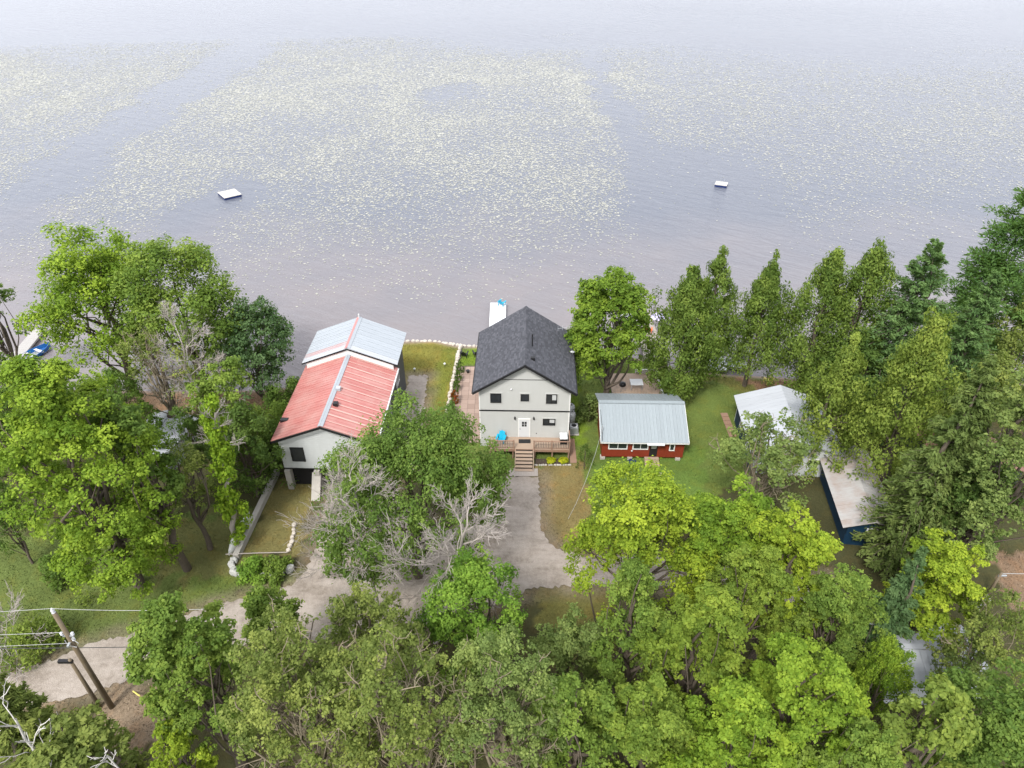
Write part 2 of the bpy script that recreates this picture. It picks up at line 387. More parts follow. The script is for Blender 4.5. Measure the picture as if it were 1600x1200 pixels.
wm = MB().add([(-2500, 40, WATER_Z), (2500, 40, WATER_Z), (2500, 4500, WATER_Z), (-2500, 4500, WATER_Z)], [(0, 1, 2, 3)])
tag(wm.build('lake_water', M['water']), 'pale mauve lake water with light ripples', None, kind='structure')

def sheet(name, poly, z, mat, rough=.25, step=.5, kind='structure', seed=1):
    """flat sheet with a ragged outline"""
    pts = []
    n = len(poly); r = random.Random(seed)
    for i in range(n):
        a = Vector(poly[i]); b = Vector(poly[(i+1) % n]); L = (b-a).length; m = max(1, int(L/step)); nn = Vector((-(b-a).y, (b-a).x)).normalized()
        for q in range(m): pts.append(a.lerp(b, q/m) + nn*(r.random()-.5)*2*rough)
    b_ = MB().add([(p.x, p.y, z) for p in pts], [tuple(range(len(pts)))])
    o = b_.build(name, mat); return tag(o, kind=kind)
sheet('gravel_road', ROAD, .045, M['gravel'], .16, .22)
sheet('gravel_path', PATCH, .045, M['gravel'], .16, .2, seed=4)

# patio of square pavers beside the grey house, and its brown side walk
pv = N('beige_paver'); _ri = pv.n('ShaderNodeObjectInfo').outputs['Random']
_c = pv.mix(_ri, (.22, .155, .125), (.31, .23, .19)); _n = pv.noise(pv.pos(), 8, 5, .7)
_c = pv.mix(pv.math('MULTIPLY', _n, .5), _c, (.27, .21, .18))
M['paver'] = pv.done(pv.bsdf(_c, .9, 0, pv.bump(_n, .3, .01), .15))
patio = MB().box(-6.0, -3.05, 51.0, 63.9, -.1, .03).build('patio', M['soil']); tag(patio, kind='structure')
pm = MB().box(-.36, .36, -.36, .36, 0, .05).mesh('paver'); pm.materials.append(M['paver'])
for i in range(4):
    for j in range(17):
        o = link_mesh('paver', pm, None, patio, (-5.62+i*.74, 51.4+j*.745, .025 + random.Random(i*31+j).random()*.012))

# ------------------------------------------------------------------ lily pads (nobody could count them)
def pads():
    r = np.random.default_rng(11)
    z = WATER_Z
    n = 1750000
    # uniform over the water, thinned by distance so that the far field keeps about the same cover
    x = r.uniform(-330, 330, n); y = 70 + (300-70)*r.random(n)
    keep = np.abs(x) < 30 + y*.82
    def PP(*p): return px_poly(*p, z=z)
    top = np.interp(x, [-300, -160, -90, -40, 0, 60, 150, 300], [205, 232, 236, 246, 232, 225, 210, 200]) + (vnoise(x, y, 22, 2)-.5)*30
    dens = .75*np.ones(n)
    jx = x + (vnoise(x, y, 7, 31)-.5)*6 + r.normal(size=n)*.7; jy = y + (vnoise(x, y, 7, 32)-.5)*9 + r.normal(size=n)*1.3
    low = np.interp(x, [-120, -60, -30, 0, 12, 30, 70, 150], [82, 83, 78, 77, 80, 90, 88, 90])
    dens *= np.clip((jy-low)/(26+14*vnoise(x, y, 20, 51)), 0, 1)**1.35
    dens *= np.clip((top+22-y)/60, 0, 1)
    chan1 = PP((-120, 410), (0, 300), (140, 202), (250, 136), (322, 88), (385, 50), (440, 70), (385, 112), (290, 170), (215, 222), (110, 300), (30, 370), (-40, 440))
    chan2 = PP((900, 60), (930, 60), (950, 120), (985, 170), (1030, 215), (1160, 235), (1190, 275), (1230, 340), (1250, 420), (1010, 420), (990, 330), (975, 270), (945, 200), (918, 130))
    clear1 = PP((330, 285), (370, 268), (420, 270), (430, 285), (405, 315), (345, 370), (300, 420), (225, 400), (255, 350), (300, 312))
    dark = PP((655, 152), (690, 132), (740, 125), (765, 132), (740, 150), (700, 162))
    for p, w in ((chan1, .97), (chan2, .97), (clear1, .98), (dark, .85)):
        dens *= 1 - w*inside(jx + r.normal(size=n)*1.2, jy + r.normal(size=n)*2.0, p)
    dens *= np.where(x > np.interp(y, [80, 100, 130, 200, 300], [6, 16, 26, 30, 40]) + (vnoise(x, y, 12, 44)-.5)*24 + r.normal(size=n)*5, .36, 1.0)               # thinner on the open right side
    dens *= .45 + .9*vnoise(x, y, 9, 7)*(.5+vnoise(x, y, 30, 8))
    keep &= r.random(n) < dens
    x, y = x[keep], y[keep]; m = len(x)
    rad = (.07+.13*r.random(m)**1.6)*np.interp(y, [80, 120, 200, 300], [1, 1.25, 1.8, 2.1]); ang = r.uniform(0, 6.28, m)
    k = 4; V = np.empty((m, k, 3), np.float32)
    for j in range(k):
        a = ang + j*2*math.pi/k
        V[:, j, 0] = x + np.cos(a)*rad; V[:, j, 1] = y + np.sin(a)*rad*.9; V[:, j, 2] = z + .012 + .02*r.random(m)
    me = np_mesh('lily_pads', V.reshape(-1, 3), np.arange(m*k).reshape(m, k), False, np.repeat(r.random(m), k))
    o = link_mesh('lily_pads', me, M['pad'])
    tag(o, 'scattered pale lily pads floating over the lake in drifts', 'lily pads', kind='stuff')
    print('pads', m)
pads()

# ------------------------------------------------------------------ trees
def nrm(a): return a/np.maximum(np.linalg.norm(a, axis=-1, keepdims=True), 1e-9)
def leaves_mesh(name, pos, nor, size, r, aspect=.62, tint=None, axis=None):
    """one rhombic leaf per position, folded slightly along its length"""
    m = len(pos)
    t = r.normal(size=(m, 3)) if axis is None else axis + r.normal(size=(m, 3))*.25
    t = nrm(t - nor*np.sum(t*nor, 1, keepdims=True)); b = np.cross(nor, t)
    L = size[:, None]*(.55+.95*r.random((m, 1))**1.5); Wd = L*aspect
    V = np.empty((m, 4, 3), np.float32)
    V[:, 0] = pos - t*L*.5; V[:, 2] = pos + t*L*.5
    V[:, 1] = pos + b*Wd*.5 + nor*L*.10; V[:, 3] = pos - b*Wd*.5 + nor*L*.10
    return np_mesh(name, V.reshape(-1, 3), np.arange(m*4).reshape(m, 4), False, np.repeat(tint, 4))
class Tubes:
    """many tapered branches in one mesh"""
    def __init__(s): s.V = []; s.F = []; s.k = 0
    def add(s, pts, rads, n=5):
        pts = np.asarray(pts, float); m = len(pts); rads = np.asarray(rads, float)
        d = np.gradient(pts, axis=0); d = nrm(d); ref = np.where(np.abs(d[:, 2:3]) < .9, np.array([[0, 0, 1.]]), np.array([[1., 0, 0]]))
        a = nrm(np.cross(d, ref)); b = np.cross(d, a); w = np.arange(n)*2*math.pi/n
        ring = pts[:, None] + rads[:, None, None]*(a[:, None]*np.cos(w)[None, :, None] + b[:, None]*np.sin(w)[None, :, None])
        s.V.append(ring.reshape(-1, 3)); i, j = np.meshgrid(np.arange(m-1), np.arange(n), indexing='ij'); j2 = (j+1) % n
        s.F.append(np.stack([i*n+j, i*n+j2, (i+1)*n+j2, (i+1)*n+j], -1).reshape(-1, 4) + s.k); s.k += m*n
    def build(s, name, mat, parent):
        return link_mesh(name, np_mesh(name, np.concatenate(s.V), np.concatenate(s.F), True), mat, parent)
def curve(p0, p1, r, wob=.12, n=5, sag=0.0):
    t = np.linspace(0, 1, n)[:, None]; L = np.linalg.norm(np.asarray(p1)-p0)
    p = np.asarray(p0)*(1-t) + np.asarray(p1)*t
    p = p + np.sin(t*math.pi)*r.normal(size=(1, 3))*L*wob; p[:, 2] += (np.sin(t*math.pi)[:, 0])*sag*L
    p[1:-1] += r.normal(size=(n-2, 3))*L*.02
    return p

def broadleaf(root, H, R, r, color, leaf=.24, nclump=120, per=110, low=.22, sparse=1.0, trunk_r=None, bark='bark', lean=(0, 0), upright=0.0, fill=1.0, lump=.25, limbs=9, twigs=0, clump=(.17, .30), shape=1.0):
    """trunk, limbs and a crown of separate leaf clumps with gaps between them"""
    zc = H*(low + (1-low)*.48); hv = H*(1-low)*.52
    tr = trunk_r or H*.017
    ln = np.array([lean[0], lean[1], 0.0])
    # big limbs carry lobes, lobes carry clumps, clumps carry tufts of leaves
    def sphere(n_, cut):
        q = nrm(r.normal(size=(n_, 3))); q[:, 2] = np.where(q[:, 2] < cut, -q[:, 2], q[:, 2]); return q
    cut = -.55 if low > .02 else -.85
    nclump = int(nclump*1.12); u = sphere(nclump, cut); nl = max(10, nclump//8); lu = sphere(nl, cut); lt = np.clip(.5+.2*r.normal(size=nl), .1, .9)
    li = r.integers(0, nl, nclump); loose = r.random(nclump) < .3
    k1, k2 = r.uniform(0, 6.28, 2); ph = np.arctan2(lu[:, 1], lu[:, 0])
    lr = (.70 + lump*(.5*np.sin(3*ph+k1) + .35*np.sin(5*ph+k2) + .35*r.normal(size=nl))).clip(.35, .95)
    cn = lu[li]*lr[li][:, None] + u*(.38*r.random(nclump)**.5)[:, None]
    cn = np.where(loose[:, None], u*(.35+.55*r.random(nclump)**.5)[:, None], cn)
    cn /= np.maximum(1, np.linalg.norm(cn, axis=1, keepdims=True)/.97)
    c = cn*np.array([R, R, hv])*np.where(cn[:, 2:3] > 0, 1 - .25*(shape-1)*cn[:, 2:3], 1.0)*np.array([.94, .94, .93]) + np.array([0, 0, zc])
    rc = R*r.uniform(clump[0], clump[1], nclump)
    c[:, 2] = np.minimum(c[:, 2], H - .75*rc)
    c += ln*(c[:, 2:3]/H)
    ctint = np.where(loose, .5, lt[li]) + .15*r.normal(size=nclump)
    ntf = np.maximum(3, (9*(rc/rc.mean())**2)).astype(int); ti = np.repeat(np.arange(nclump), ntf); nt_ = len(ti)
    td = nrm(r.normal(size=(nt_, 3)) + np.array([0, 0, .5]) + .7*nrm(c-np.array([0, 0, zc]))[ti]); tr_ = rc[ti]*r.uniform(.28, .50, nt_)
    tc = c[ti] + td*(rc[ti]*r.uniform(.45, .95, nt_))[:, None]*np.array([1, 1, .8+.5*upright]); ttint = ctint[ti] + .13*r.normal(size=nt_)
    npc = np.maximum(3, 1.35*per*sparse/9*(tr_/tr_.mean())**2).astype(int)
    ci = np.repeat(np.arange(nt_), npc); m = len(ci)
    dv = nrm(r.normal(size=(m, 3)) + .5*td[ci])
    fr = 1.0*r.random(m)**.4; fr = np.where(r.random(m) < .1, fr*1.7, fr)
    pos = tc[ci] + dv*(tr_[ci]*fr)[:, None]*np.array([1, 1, .8+.6*upright])
    nor = nrm(dv*.5 + td[ci]*.35 + np.array([0, 0, .65]) + r.normal(size=(m, 3))*.5)
    tint = np.clip(ttint[ci] + .15*r.normal(size=m), 0, 1)
    size = np.full(m, leaf*.95)
    ax = None if not upright else np.tile([0, 0, 1.0], (m, 1))
    cm = leaves_mesh('crown', pos, nor, size, r, .66, tint, ax)
    co_ = link_mesh('crown', cm, M['leaf'], root); co_.color = (*color, 1)
    # trunk and limbs
    T = Tubes(); top = np.array([0, 0, H*.82]) + ln*.82
    tp = curve(np.array([0, 0, -.3]), top, r, .015, 8); T.add(tp, tr*np.linspace(1.25, .22, 8), 8)
    T.build('trunk', M[bark], root)
    Lb = Tubes(); Lb.add(tp, tr*np.linspace(.6, .1, 8), 5)      # the limbs' common heartwood inside the trunk
    if limbs:
        sel = r.permutation(nclump)[:limbs*3]
        for q, i in enumerate(sel):
            z0 = min(H*(low*.7 + .45*r.random()), max(c[i, 2]*.85, .3)); st = np.array([0, 0, z0]) + ln*(z0/H)
            big = q < limbs
            p = curve(st, c[i], r, .07, 6, -.04); Lb.add(p, tr*(.55 if big else .3)*np.linspace(1, .18, 6), 5)
            for _ in range(twigs):
                a = p[r.integers(2, 6)]; e = a + nrm(r.normal(size=3)*.55+np.array([0, 0, .45]) + 1.1*nrm(c[i]-np.array([0, 0, zc])))*R*r.uniform(.15, .4)
                g = curve(a, e, r, .07, 4); Lb.add(g, np.linspace(.04, .016, 4), 4)
                for _k in range(2):
                    e2 = g[2] + nrm(r.normal(size=3)+np.array([0, 0, .4]))*R*.16; Lb.add(curve(g[2], e2, r, .12, 3), np.linspace(.022, .013, 3), 3)
        Lb.build('limbs', M['twig' if twigs else bark], root)
    return m

def conifer(root, H, R, r, color, leaf=.26, kind='cedar', n=11000, low=.06, lean=(0, 0)):
    """cedar: dense ovoid cone of upright sprays; spruce / larch: drooping whorled boughs; pine: flat plates of long needles"""
    T = Tubes(); T.add(curve(np.array([0, 0, -.3]), np.array([lean[0], lean[1], H*.95]), r, .01, 6), H*.016*np.linspace(1.2, .12, 6), 7); T.build('trunk', M['bark'], root)
    P = []; Nn = []; Ax = []; Ti = []
    Lb = Tubes()
    if kind == 'cedar':
        nb = max(60, n//95); f = r.random(nb)**.85
        z = H*(low + (1-low)*f); prof = np.interp(f, [0, .12, .35, .6, .82, 1], [.68, .97, 1.0, .82, .45, .07])
        a = r.uniform(0, 6.28, nb); rr = R*prof*(.5+.5*r.random(nb)**.5)*(1+.22*np.sin(a*3+f*9)+.22*r.normal(size=nb)); z = z + H*.03*r.normal(size=nb)
        c = np.stack([np.cos(a)*rr, np.sin(a)*rr, z], 1); ct = np.clip(.5+.24*r.normal(size=nb), 0, 1)
        ci = np.repeat(np.arange(nb), n//nb); m = len(ci)
        dv = nrm(r.normal(size=(m, 3))); sz = (R*.24*(.65+.6*prof))[ci]
        pos = c[ci] + dv*(sz*r.random(m)**.4)[:, None]*np.array([.8, .8, 1.35])
        out = nrm(c*np.array([1, 1, 0])+1e-6)[ci]
        nor = nrm(out*.7 + dv*.5 + r.normal(size=(m, 3))*.5 + np.array([0, 0, .25]))
        P.append(pos); Nn.append(nor); Ax.append(np.tile([0, 0, 1.], (m, 1)) + out*.5); Ti.append(np.clip(ct[ci]+.15*r.normal(size=m), 0, 1)); asp = .5
        for i in r.permutation(nb)[:24]: Lb.add(curve(np.array([0, 0, z[i]*.85]), c[i], r, .05, 4), H*.004*np.linspace(1, .3, 4), 4)
    else:
        nw = int(H*(2.6 if kind != 'pine' else 1.0)); boughs = []
        for w in range(nw):
            f = (w+.5)/nw
            nbw = int({'spruce': 9, 'larch': 9, 'pine': 6}[kind]*(1.15-f*.5))
            for q in range(nbw):
                boughs.append((f + .02*r.normal(), r.uniform(0, 6.28)))
        per = max(12, n//len(boughs))
        for f, a in boughs:
            f = min(max(f, 0.02), .985)
            z0 = H*(low+(1-low)*f); prof = np.interp(f, [0, .1, .35, .7, 1], [.75, 1, .86, .45, .07]) if kind != 'pine' else np.interp(f, [0, .2, .5, .8, 1], [.75, 1, .85, .55, .18])
            L = R*prof*r.uniform(.62, 1.12); droop = {'spruce': -.12, 'larch': .05, 'pine': .12}[kind] + .12*r.normal()
            d = np.array([math.cos(a), math.sin(a), droop + (f-.45)*.7]); e = np.array([0, 0, z0]) + d*L
            st = np.array([lean[0]*z0/H, lean[1]*z0/H, z0]); e = e + np.array([lean[0]*z0/H, lean[1]*z0/H, 0])
            bc = curve(st, e, r, .05, 5, .04); Lb.add(bc, max(.02, L*.013)*np.linspace(1, .25, 5), 4)
            ct = np.clip(.5+.22*r.normal(), 0, 1)
            if kind == 'pine':
                npf = 5
                tt = r.uniform(.45, 1.0, npf); cc = np.stack([np.interp(tt, np.linspace(0, 1, 5), bc[:, i]) for i in range(3)], 1) + r.normal(size=(npf, 3))*np.array([.22, .22, .07])*L
                ci = np.repeat(np.arange(npf), per//npf); m = len(ci)
                dv = nrm(r.normal(size=(m, 3))*np.array([1, 1, .75]) + np.array([0, 0, .5])); pos = cc[ci] + dv*(R*.20)*(r.random(m)**.5)[:, None]*np.array([1, 1, .62])
                nor = nrm(np.cross(dv, r.normal(size=(m, 3)))*.6+np.array([0, 0, .5])); P.append(pos); Nn.append(nor); Ax.append(dv); asp = .3
            else:
                m = per; t = r.random(m)**.7; base = np.stack([np.interp(t, np.linspace(0, 1, 5), bc[:, i]) for i in range(3)], 1)
                side = np.array([-math.sin(a), math.cos(a), 0]); wdt = L*.30*(1.05-t)*np.sign(r.normal(size=m))*r.random(m)**.6
                pos = base + side*wdt[:, None] + r.normal(size=(m, 3))*np.array([.05, .05, .09])*(.6+L*.3) - np.array([0, 0, .10])*np.abs(wdt)[:, None]
                nor = nrm(np.array([0, 0, 1.]) + r.normal(size=(m, 3))*.55 + d*.2); P.append(pos); Nn.append(nor); Ax.append(d*.9 + side*np.sign(wdt)[:, None]*.7); asp = .34
            Ti.append(np.clip(ct + .35*(t-.55 if kind != 'pine' else 0) + .14*r.normal(size=m), 0, 1))
    pos = np.concatenate(P); nor = np.concatenate(Nn); ax = np.concatenate(Ax); ti = np.concatenate(Ti)
    if kind == 'cedar': pos = pos + np.array([lean[0], lean[1], 0])*(pos[:, 2:3]/H)
    cm = leaves_mesh('crown', pos, nor, np.full(len(pos), leaf*(1.25 if kind != 'cedar' else 1)), r, asp, ti, ax)
    o = link_mesh('crown', cm, M['leaf'], root); o.color = (*color, 1)
    Lb.add(np.array([[0, 0, 0], [lean[0]*.9, lean[1]*.9, H*.9]]), [H*.008, H*.001], 4); Lb.build('limbs', M['bark'], root)
    return len(pos)

def dead_wood(root, H, R, r, mat, lean=(0, 0), levels=4, first=.28, nmain=7, fine=1.0, rmin=.0145, tr=None, up=.35, kids=None):
    """bare branching skeleton"""
    T = Tubes(); tr = tr or H*.02
    top = np.array([lean[0], lean[1], H*.8]); tp = curve(np.array([0, 0, -.3]), top, r, .03, 9); T.add(tp, tr*np.linspace(1.2, .3, 9), 7); T.build('trunk', mat, root)
    B = Tubes()
    def grow(p, d, L, rad, lev):
        n = 4 if lev > 1 else 3
        e = p + d*L; q = curve(p, e, r, .09, n); B.add(q, np.linspace(rad, max(rad*.4, rmin*.8), n), 4 if lev > 1 else 3)
        if lev == 0: return
        k = int(r.integers(3, 6)*fine)+1
        for _ in range(k):
            t = r.uniform(.3, 1.0); b = np.array([np.interp(t, np.linspace(0, 1, n), q[:, i]) for i in range(3)])
            nd = nrm(d + r.normal(size=3)*.46 + np.array([0, 0, .08])); grow(b, nd, L*r.uniform(.42, .7), max(rad*.5, rmin), lev-1)
    for i in range(nmain):
        f = first + (1-first)*(i+.5)/nmain; b = np.array([np.interp(f, np.linspace(0, 1, 9), tp[:, j]) for j in range(3)])
        a = i*2.4 + r.uniform(-.5, .5); d = nrm(np.array([math.cos(a), math.sin(a), up + f*.8])) + np.array([lean[0], lean[1], 0])/H*.8
        grow(b, nrm(d), R*r.uniform(.6, .95)*(1.15-f*.5), tr*(.5-.25*f), levels-1)
    B.build('branches', mat, root)

def shrub(root, H, R, r, color, leaf=.2, n=2600, nclump=26):
    c = np.stack([r.normal(size=nclump)*R*.42, r.normal(size=nclump)*R*.42, H*r.uniform(.2, .75, nclump)], 1)
    rr = np.hypot(c[:, 0], c[:, 1])/R; c[:, 2] *= np.clip(1.25-rr, .3, 1)
    ci = np.repeat(np.arange(nclump), n//nclump); m = len(ci); dv = nrm(r.normal(size=(m, 3))+np.array([0, 0, .4]))
    pos = c[ci] + dv*(R*.36*r.random(m)**.4)[:, None]*np.array([1, 1, .8*min(1.2, H/R)]); pos[:, 2] = np.maximum(pos[:, 2], .03)
    ct = np.clip(.5+.22*r.normal(size=nclump), 0, 1)
    o = link_mesh('foliage', leaves_mesh('foliage', pos, nrm(dv*.6+np.array([0, 0, .6])+r.normal(size=(m, 3))*.5), np.full(m, leaf), r, .6, np.clip(ct[ci]+.15*r.normal(size=m), 0, 1)), M['leaf'], root)
    o.color = (*color, 1)
    T = Tubes()
    for _ in range(7): T.add(curve(np.array([0, 0, -.1]), np.array([*(r.normal(size=2)*R*.35), H*.6]), r, .06, 4), np.linspace(.05, .015, 4), 4)
    T.build('stems', M['bark'], root)

COLR = dict(bright=(0.162,0.253,0.027), yellow=(0.208,0.288,0.027), green=(0.101,0.166,0.033), mid=(0.135,0.205,0.036), dark=(0.077,0.129,0.029), blue=(0.078,0.137,0.054), olive=(0.153,0.193,0.047), ash=(0.146,0.200,0.057),
            cedar=(0.110,0.167,0.032), larch=(0.093,0.166,0.055), hemlock=(0.119,0.167,0.048), pine=(0.082,0.162,0.044), fresh=(0.132,0.237,0.033), gold=(0.162,0.219,0.041), vine=(0.162,0.263,0.022))
def place(cx, cy, ty, by, w):
    """crown centre (cx, cy), top row ty, ground row by, crown width w as seen in the photograph -> base point, height, radius"""
    bx = cx + (800-cx)*(by-cy)/(2121-cy)
    x, y, _ = at(bx, by); H = height_to(x, y, ty); return x, y, H, w/2*depth(x, y, H*.55)/FPX
TREES = []
SHARED = {}
def tree(name, label, kind, cx, cy, ty, by, w, col, seed, group=None, cat='tree', share=None, **kw):
    x, y, H, R = place(cx, cy, ty, by, w); r = np.random.default_rng(seed*17+3)
    if share in SHARED:                                    # another tree of the same growth form: own object, own turn, size and colour
        src, H0, R0 = SHARED[share]; t = thing(name, label, cat, (x, y, 0), r.uniform(0, 6.28), group); t.scale = (R/R0, R/R0, H/H0)
        for ch in list(src.children):
            o = ch.copy(); COL.objects.link(o); o.parent = t
            if ch.name.startswith('crown'): o.color = (*(COLR[col] if isinstance(col, str) else col), 1)
        TREES.append((label, round(x, 1), round(y, 1), round(H, 1), round(R, 1), 0)); return t
    t = thing(name, label, cat, (x, y, 0), r.uniform(0, 6.28) if 'lean' not in kw else 0.0, group)
    c = tuple(COLR[col]) if isinstance(col, str) else col
    if kind == 'broad': n = broadleaf(t, H, R, r, c, **kw)
    elif kind == 'dead': dead_wood(t, H, R, r, **kw); n = 0
    elif kind == 'shrub': shrub(t, H, R, r, c, **kw); n = 0
    else: n = conifer(t, H, R, r, c, kind=kind, **kw)
    TREES.append((label, round(x, 1), round(y, 1), round(H, 1), round(R, 1), n))
    if share: SHARED[share] = (t, H, R)
    return t

# ------------------------------------------------------------------ buildings
def roof_slope(parent, e0, e1, r1, r0, n, mat, rib=.035, name='roof_panel', mat_of=None, seam=None):
    """n sheet-metal panels side by side from eave e0..e1 up to ridge r0..r1, each with a raised seam"""
    e0, e1, r0, r1 = map(Vector, (e0, e1, r0, r1))
    nn = (e1-e0).cross(r0-e0).normalized()
    for i in range(n):
        a, b = i/n, (i+1)/n; g = .004/max(.01, (e1-e0).length)
        p = [e0.lerp(e1, a), e0.lerp(e1, b-g), r0.lerp(r1, b-g), r0.lerp(r1, a)]
        mb = MB().slab(p, .03)
        s = (e1-e0).normalized()*.05
        if rib:
            w = [p[0]+nn*rib+s*.3, p[0]+nn*rib+s*1.3, p[3]+nn*rib+s*1.3, p[3]+nn*rib+s*.3]; mb.slab(w, rib+.01)
            mid = (e1-e0)/n*.5
            w = [q+mid for q in w]; w = [q-nn*rib*.5 for q in w]; mb.slab(w, rib*.5+.01)
        po = mb.build(name, (mat_of(i) if mat_of else None) or mat, parent)
        if seam:
            k0 = random.Random(i*7+1); w0 = k0.uniform(.10, .22)*(e1-e0).length/n; sv = (e1-e0).normalized()*w0
            q = [p[0]+nn*.004+s*1.4, p[0]+nn*.004+s*1.4+sv, p[3].lerp(p[0], k0.uniform(0, .12))+nn*.004+s*1.4+sv, p[3]+nn*.004+s*1.4]
            MB().slab(q, .006).build('faded_seam', seam, po)
def window(parent, cx, cz, w, h, y=0.0, frame='trim_black', panes=2, blind=0, fw=.07, trim=None, axis='y', out=-1):
    """frame with recessed glass on the wall plane y; out = direction the wall faces. axis='x' for a side wall"""
    def T(x0, x1, d0, d1, z0, z1):
        d0, d1 = sorted((y + out*d0, y + out*d1))
        return (x0, x1, d0, d1, z0, z1) if axis == 'y' else (d0, d1, x0, x1, z0, z1)
    fr = MB()
    for q in ((cx-w/2, cx-w/2+fw, cz-h/2, cz+h/2), (cx+w/2-fw, cx+w/2, cz-h/2, cz+h/2), (cx-w/2+fw, cx+w/2-fw, cz-h/2, cz-h/2+fw), (cx-w/2+fw, cx+w/2-fw, cz+h/2-fw, cz+h/2)):
        fr.box(*T(q[0], q[1], .0, .06, q[2], q[3]))
    for i in range(1, panes):
        xm = cx-w/2+fw+(w-2*fw)*i/panes; fr.box(*T(xm-.025, xm+.025, 0, .05, cz-h/2+fw, cz+h/2-fw))
    o = fr.build('window', M[frame], parent)
    for i in range(panes):
        x0 = cx-w/2+fw+(w-2*fw)*i/panes+(.026 if i else .001); x1 = cx-w/2+fw+(w-2*fw)*(i+1)/panes-(.026 if i < panes-1 else .001)
        MB().box(*T(x0, x1, .005, .02, cz-h/2+fw+.001, cz+h/2-fw-.001)).build('pane', M['glass'], o)
        if blind & (1 << i):
            MB().box(*T(x0+.02, x1-.02, .021, .026, cz-h/2+fw+h*.30, cz+h/2-fw-.02)).build('blind', M['blind'], o)
    if trim:
        tm = MB(); e = .1
        for q in ((cx-w/2-e, cx-w/2, cz-h/2-e, cz+h/2+e), (cx+w/2, cx+w/2+e, cz-h/2-e, cz+h/2+e), (cx-w/2, cx+w/2, cz-h/2-e, cz-h/2), (cx-w/2, cx+w/2, cz+h/2, cz+h/2+e)):
            tm.box(*T(q[0], q[1], 0, .035, q[2], q[3]))
        tm.build('window_trim', M[trim], o)
    return o
def gable_wall(x0, x1, y, zb, ze, zr, xr, t, inward):
    """end wall with a gable, thickness t towards +y if inward > 0"""
    p = [(x0, zb), (x1, zb), (x1, ze), (xr, zr), (x0, ze)]; y2 = y + t*inward; k = 5
    vs = [(a, y, b) for a, b in p] + [(a, y2, b) for a, b in p]
    return MB().add(vs, [(0,1,2,3,4), (9,8,7,6,5)] + [(i, i+5, (i+1) % 5+5, (i+1) % 5) for i in range(5)])

# --- grey two-storey house
R1 = math.radians(-1.5)
gh = thing('grey_house', 'two-storey pale grey house with charcoal shingle roof and front deck stairs', 'house', (1.13, 50.5, 0), R1)
WX, LEN = 4.1, 9.3; EZ, RZ, EX = 6.6, 9.62, 4.6; SL = (RZ-EZ)/EX
wz = EZ + (EX-WX)*SL - .12
gable_wall(-WX, WX, 0, -.2, wz, RZ-.14, 0, .2, 1).build('front_wall', M['siding_grey'], gh)
gable_wall(-WX, WX, LEN, -.2, wz, RZ-.14, 0, .2, -1).build('back_wall', M['siding_grey'], gh)
for s in (-1, 1): box('side_wall', M['siding_grey'], gh, min(s*WX, s*(WX-.2)), max(s*WX, s*(WX-.2)), .2, LEN-.2, -.2, wz)
def shingles(sx):
    """asphalt shingle tabs of one slope, overlapping in courses"""
    r = np.random.default_rng(5 if sx > 0 else 6); V = []; Ti = []
    sl = math.hypot(EX, RZ-EZ); up = np.array([-sx*EX/sl, 0, (RZ-EZ)/sl]); nn = np.array([sx*(RZ-EZ)/sl, 0, EX/sl]); n_c = int(sl/.165)
    y0, y1 = -.42, LEN+.42
    for c in range(n_c):
        a0 = c*sl/n_c; y = y0; off = r.random()*.3
        while y < y1-1e-6:
            w = r.uniform(.24, .38) if y > y0 else .1+off; y2 = min(y+w, y1); lift = .02+.012*r.random()
            p = np.array([sx*EX, 0, EZ]) + up*a0
            q = p + up*min(sl/n_c*1.08, sl-a0)
            for base, yy, l in ((p, y+.008, lift), (p, y2-.008, lift), (q, y2-.008, .006), (q, y+.008, .006)):
                V.append(base + nn*l + np.array([0, yy, 0]))
            Ti += [r.random()]*4; y = y2
    V = np.array(V); F = np.arange(len(V)).reshape(-1, 4)
    if sx < 0: F = F[:, ::-1]
    return np_mesh('shingles', V, F, False, Ti)
for sx in (-1, 1):
    p = [(sx*EX, -.42, EZ), (sx*EX, LEN+.42, EZ), (0, LEN+.42, RZ), (0, -.42, RZ)]
    if sx < 0: p = p[::-1]
    rf = MB().slab(p, .16).build('roof', M['trim_black'], gh)
    tag(link_mesh('shingles', shingles(sx), M['shingle'], rf), kind='stuff')
rc = MB()
for i in range(34):
    y = -.42 + i*(LEN+.84)/34; y2 = y+(LEN+.84)/34+.03
    for sx in (-1, 1):
        p = [(0, y, RZ+.05), (0, y2, RZ+.04), (sx*.17, y2, RZ+.035-.17*SL), (sx*.17, y, RZ+.045-.17*SL)]
        rc.slab(p if sx < 0 else p[::-1], .012)
me = rc.mesh('ridge_cap'); a = me.attributes.new('tint', 'FLOAT', 'POINT'); a.data.foreach_set('value', np.repeat(np.random.default_rng(2).random(len(me.vertices)//8), 8).astype(np.float32))
tag(link_mesh('ridge_cap', me, M['shingle'], gh))
for sx in (-1, 1):      # black rake boards on the front gable
    p = [(sx*(EX+.02), -.47, EZ-.02), (0, -.47, RZ-.0), (0, -.47, RZ-.2), (sx*(EX+.02), -.47, EZ-.22)]
    MB().slab(p if sx < 0 else p[::-1], .045).build('rake_board', M['trim_black'], gh)
    box('gutter', M['trim_black'], gh, min(sx*EX, sx*(EX+.11)), max(sx*EX, sx*(EX+.11)), -.42, LEN+.42, EZ-.15, EZ-.03)
box('belt_trim', M['trim_black'], gh, -WX-.01, WX+.01, -.03, -.001, 4.22, 4.36)
zg = 7.75; hw = (RZ-.14-zg)/SL
box('gable_trim', M['trim_black'], gh, -hw+.12, hw-.12, -.025, -.001, zg, zg+.05)
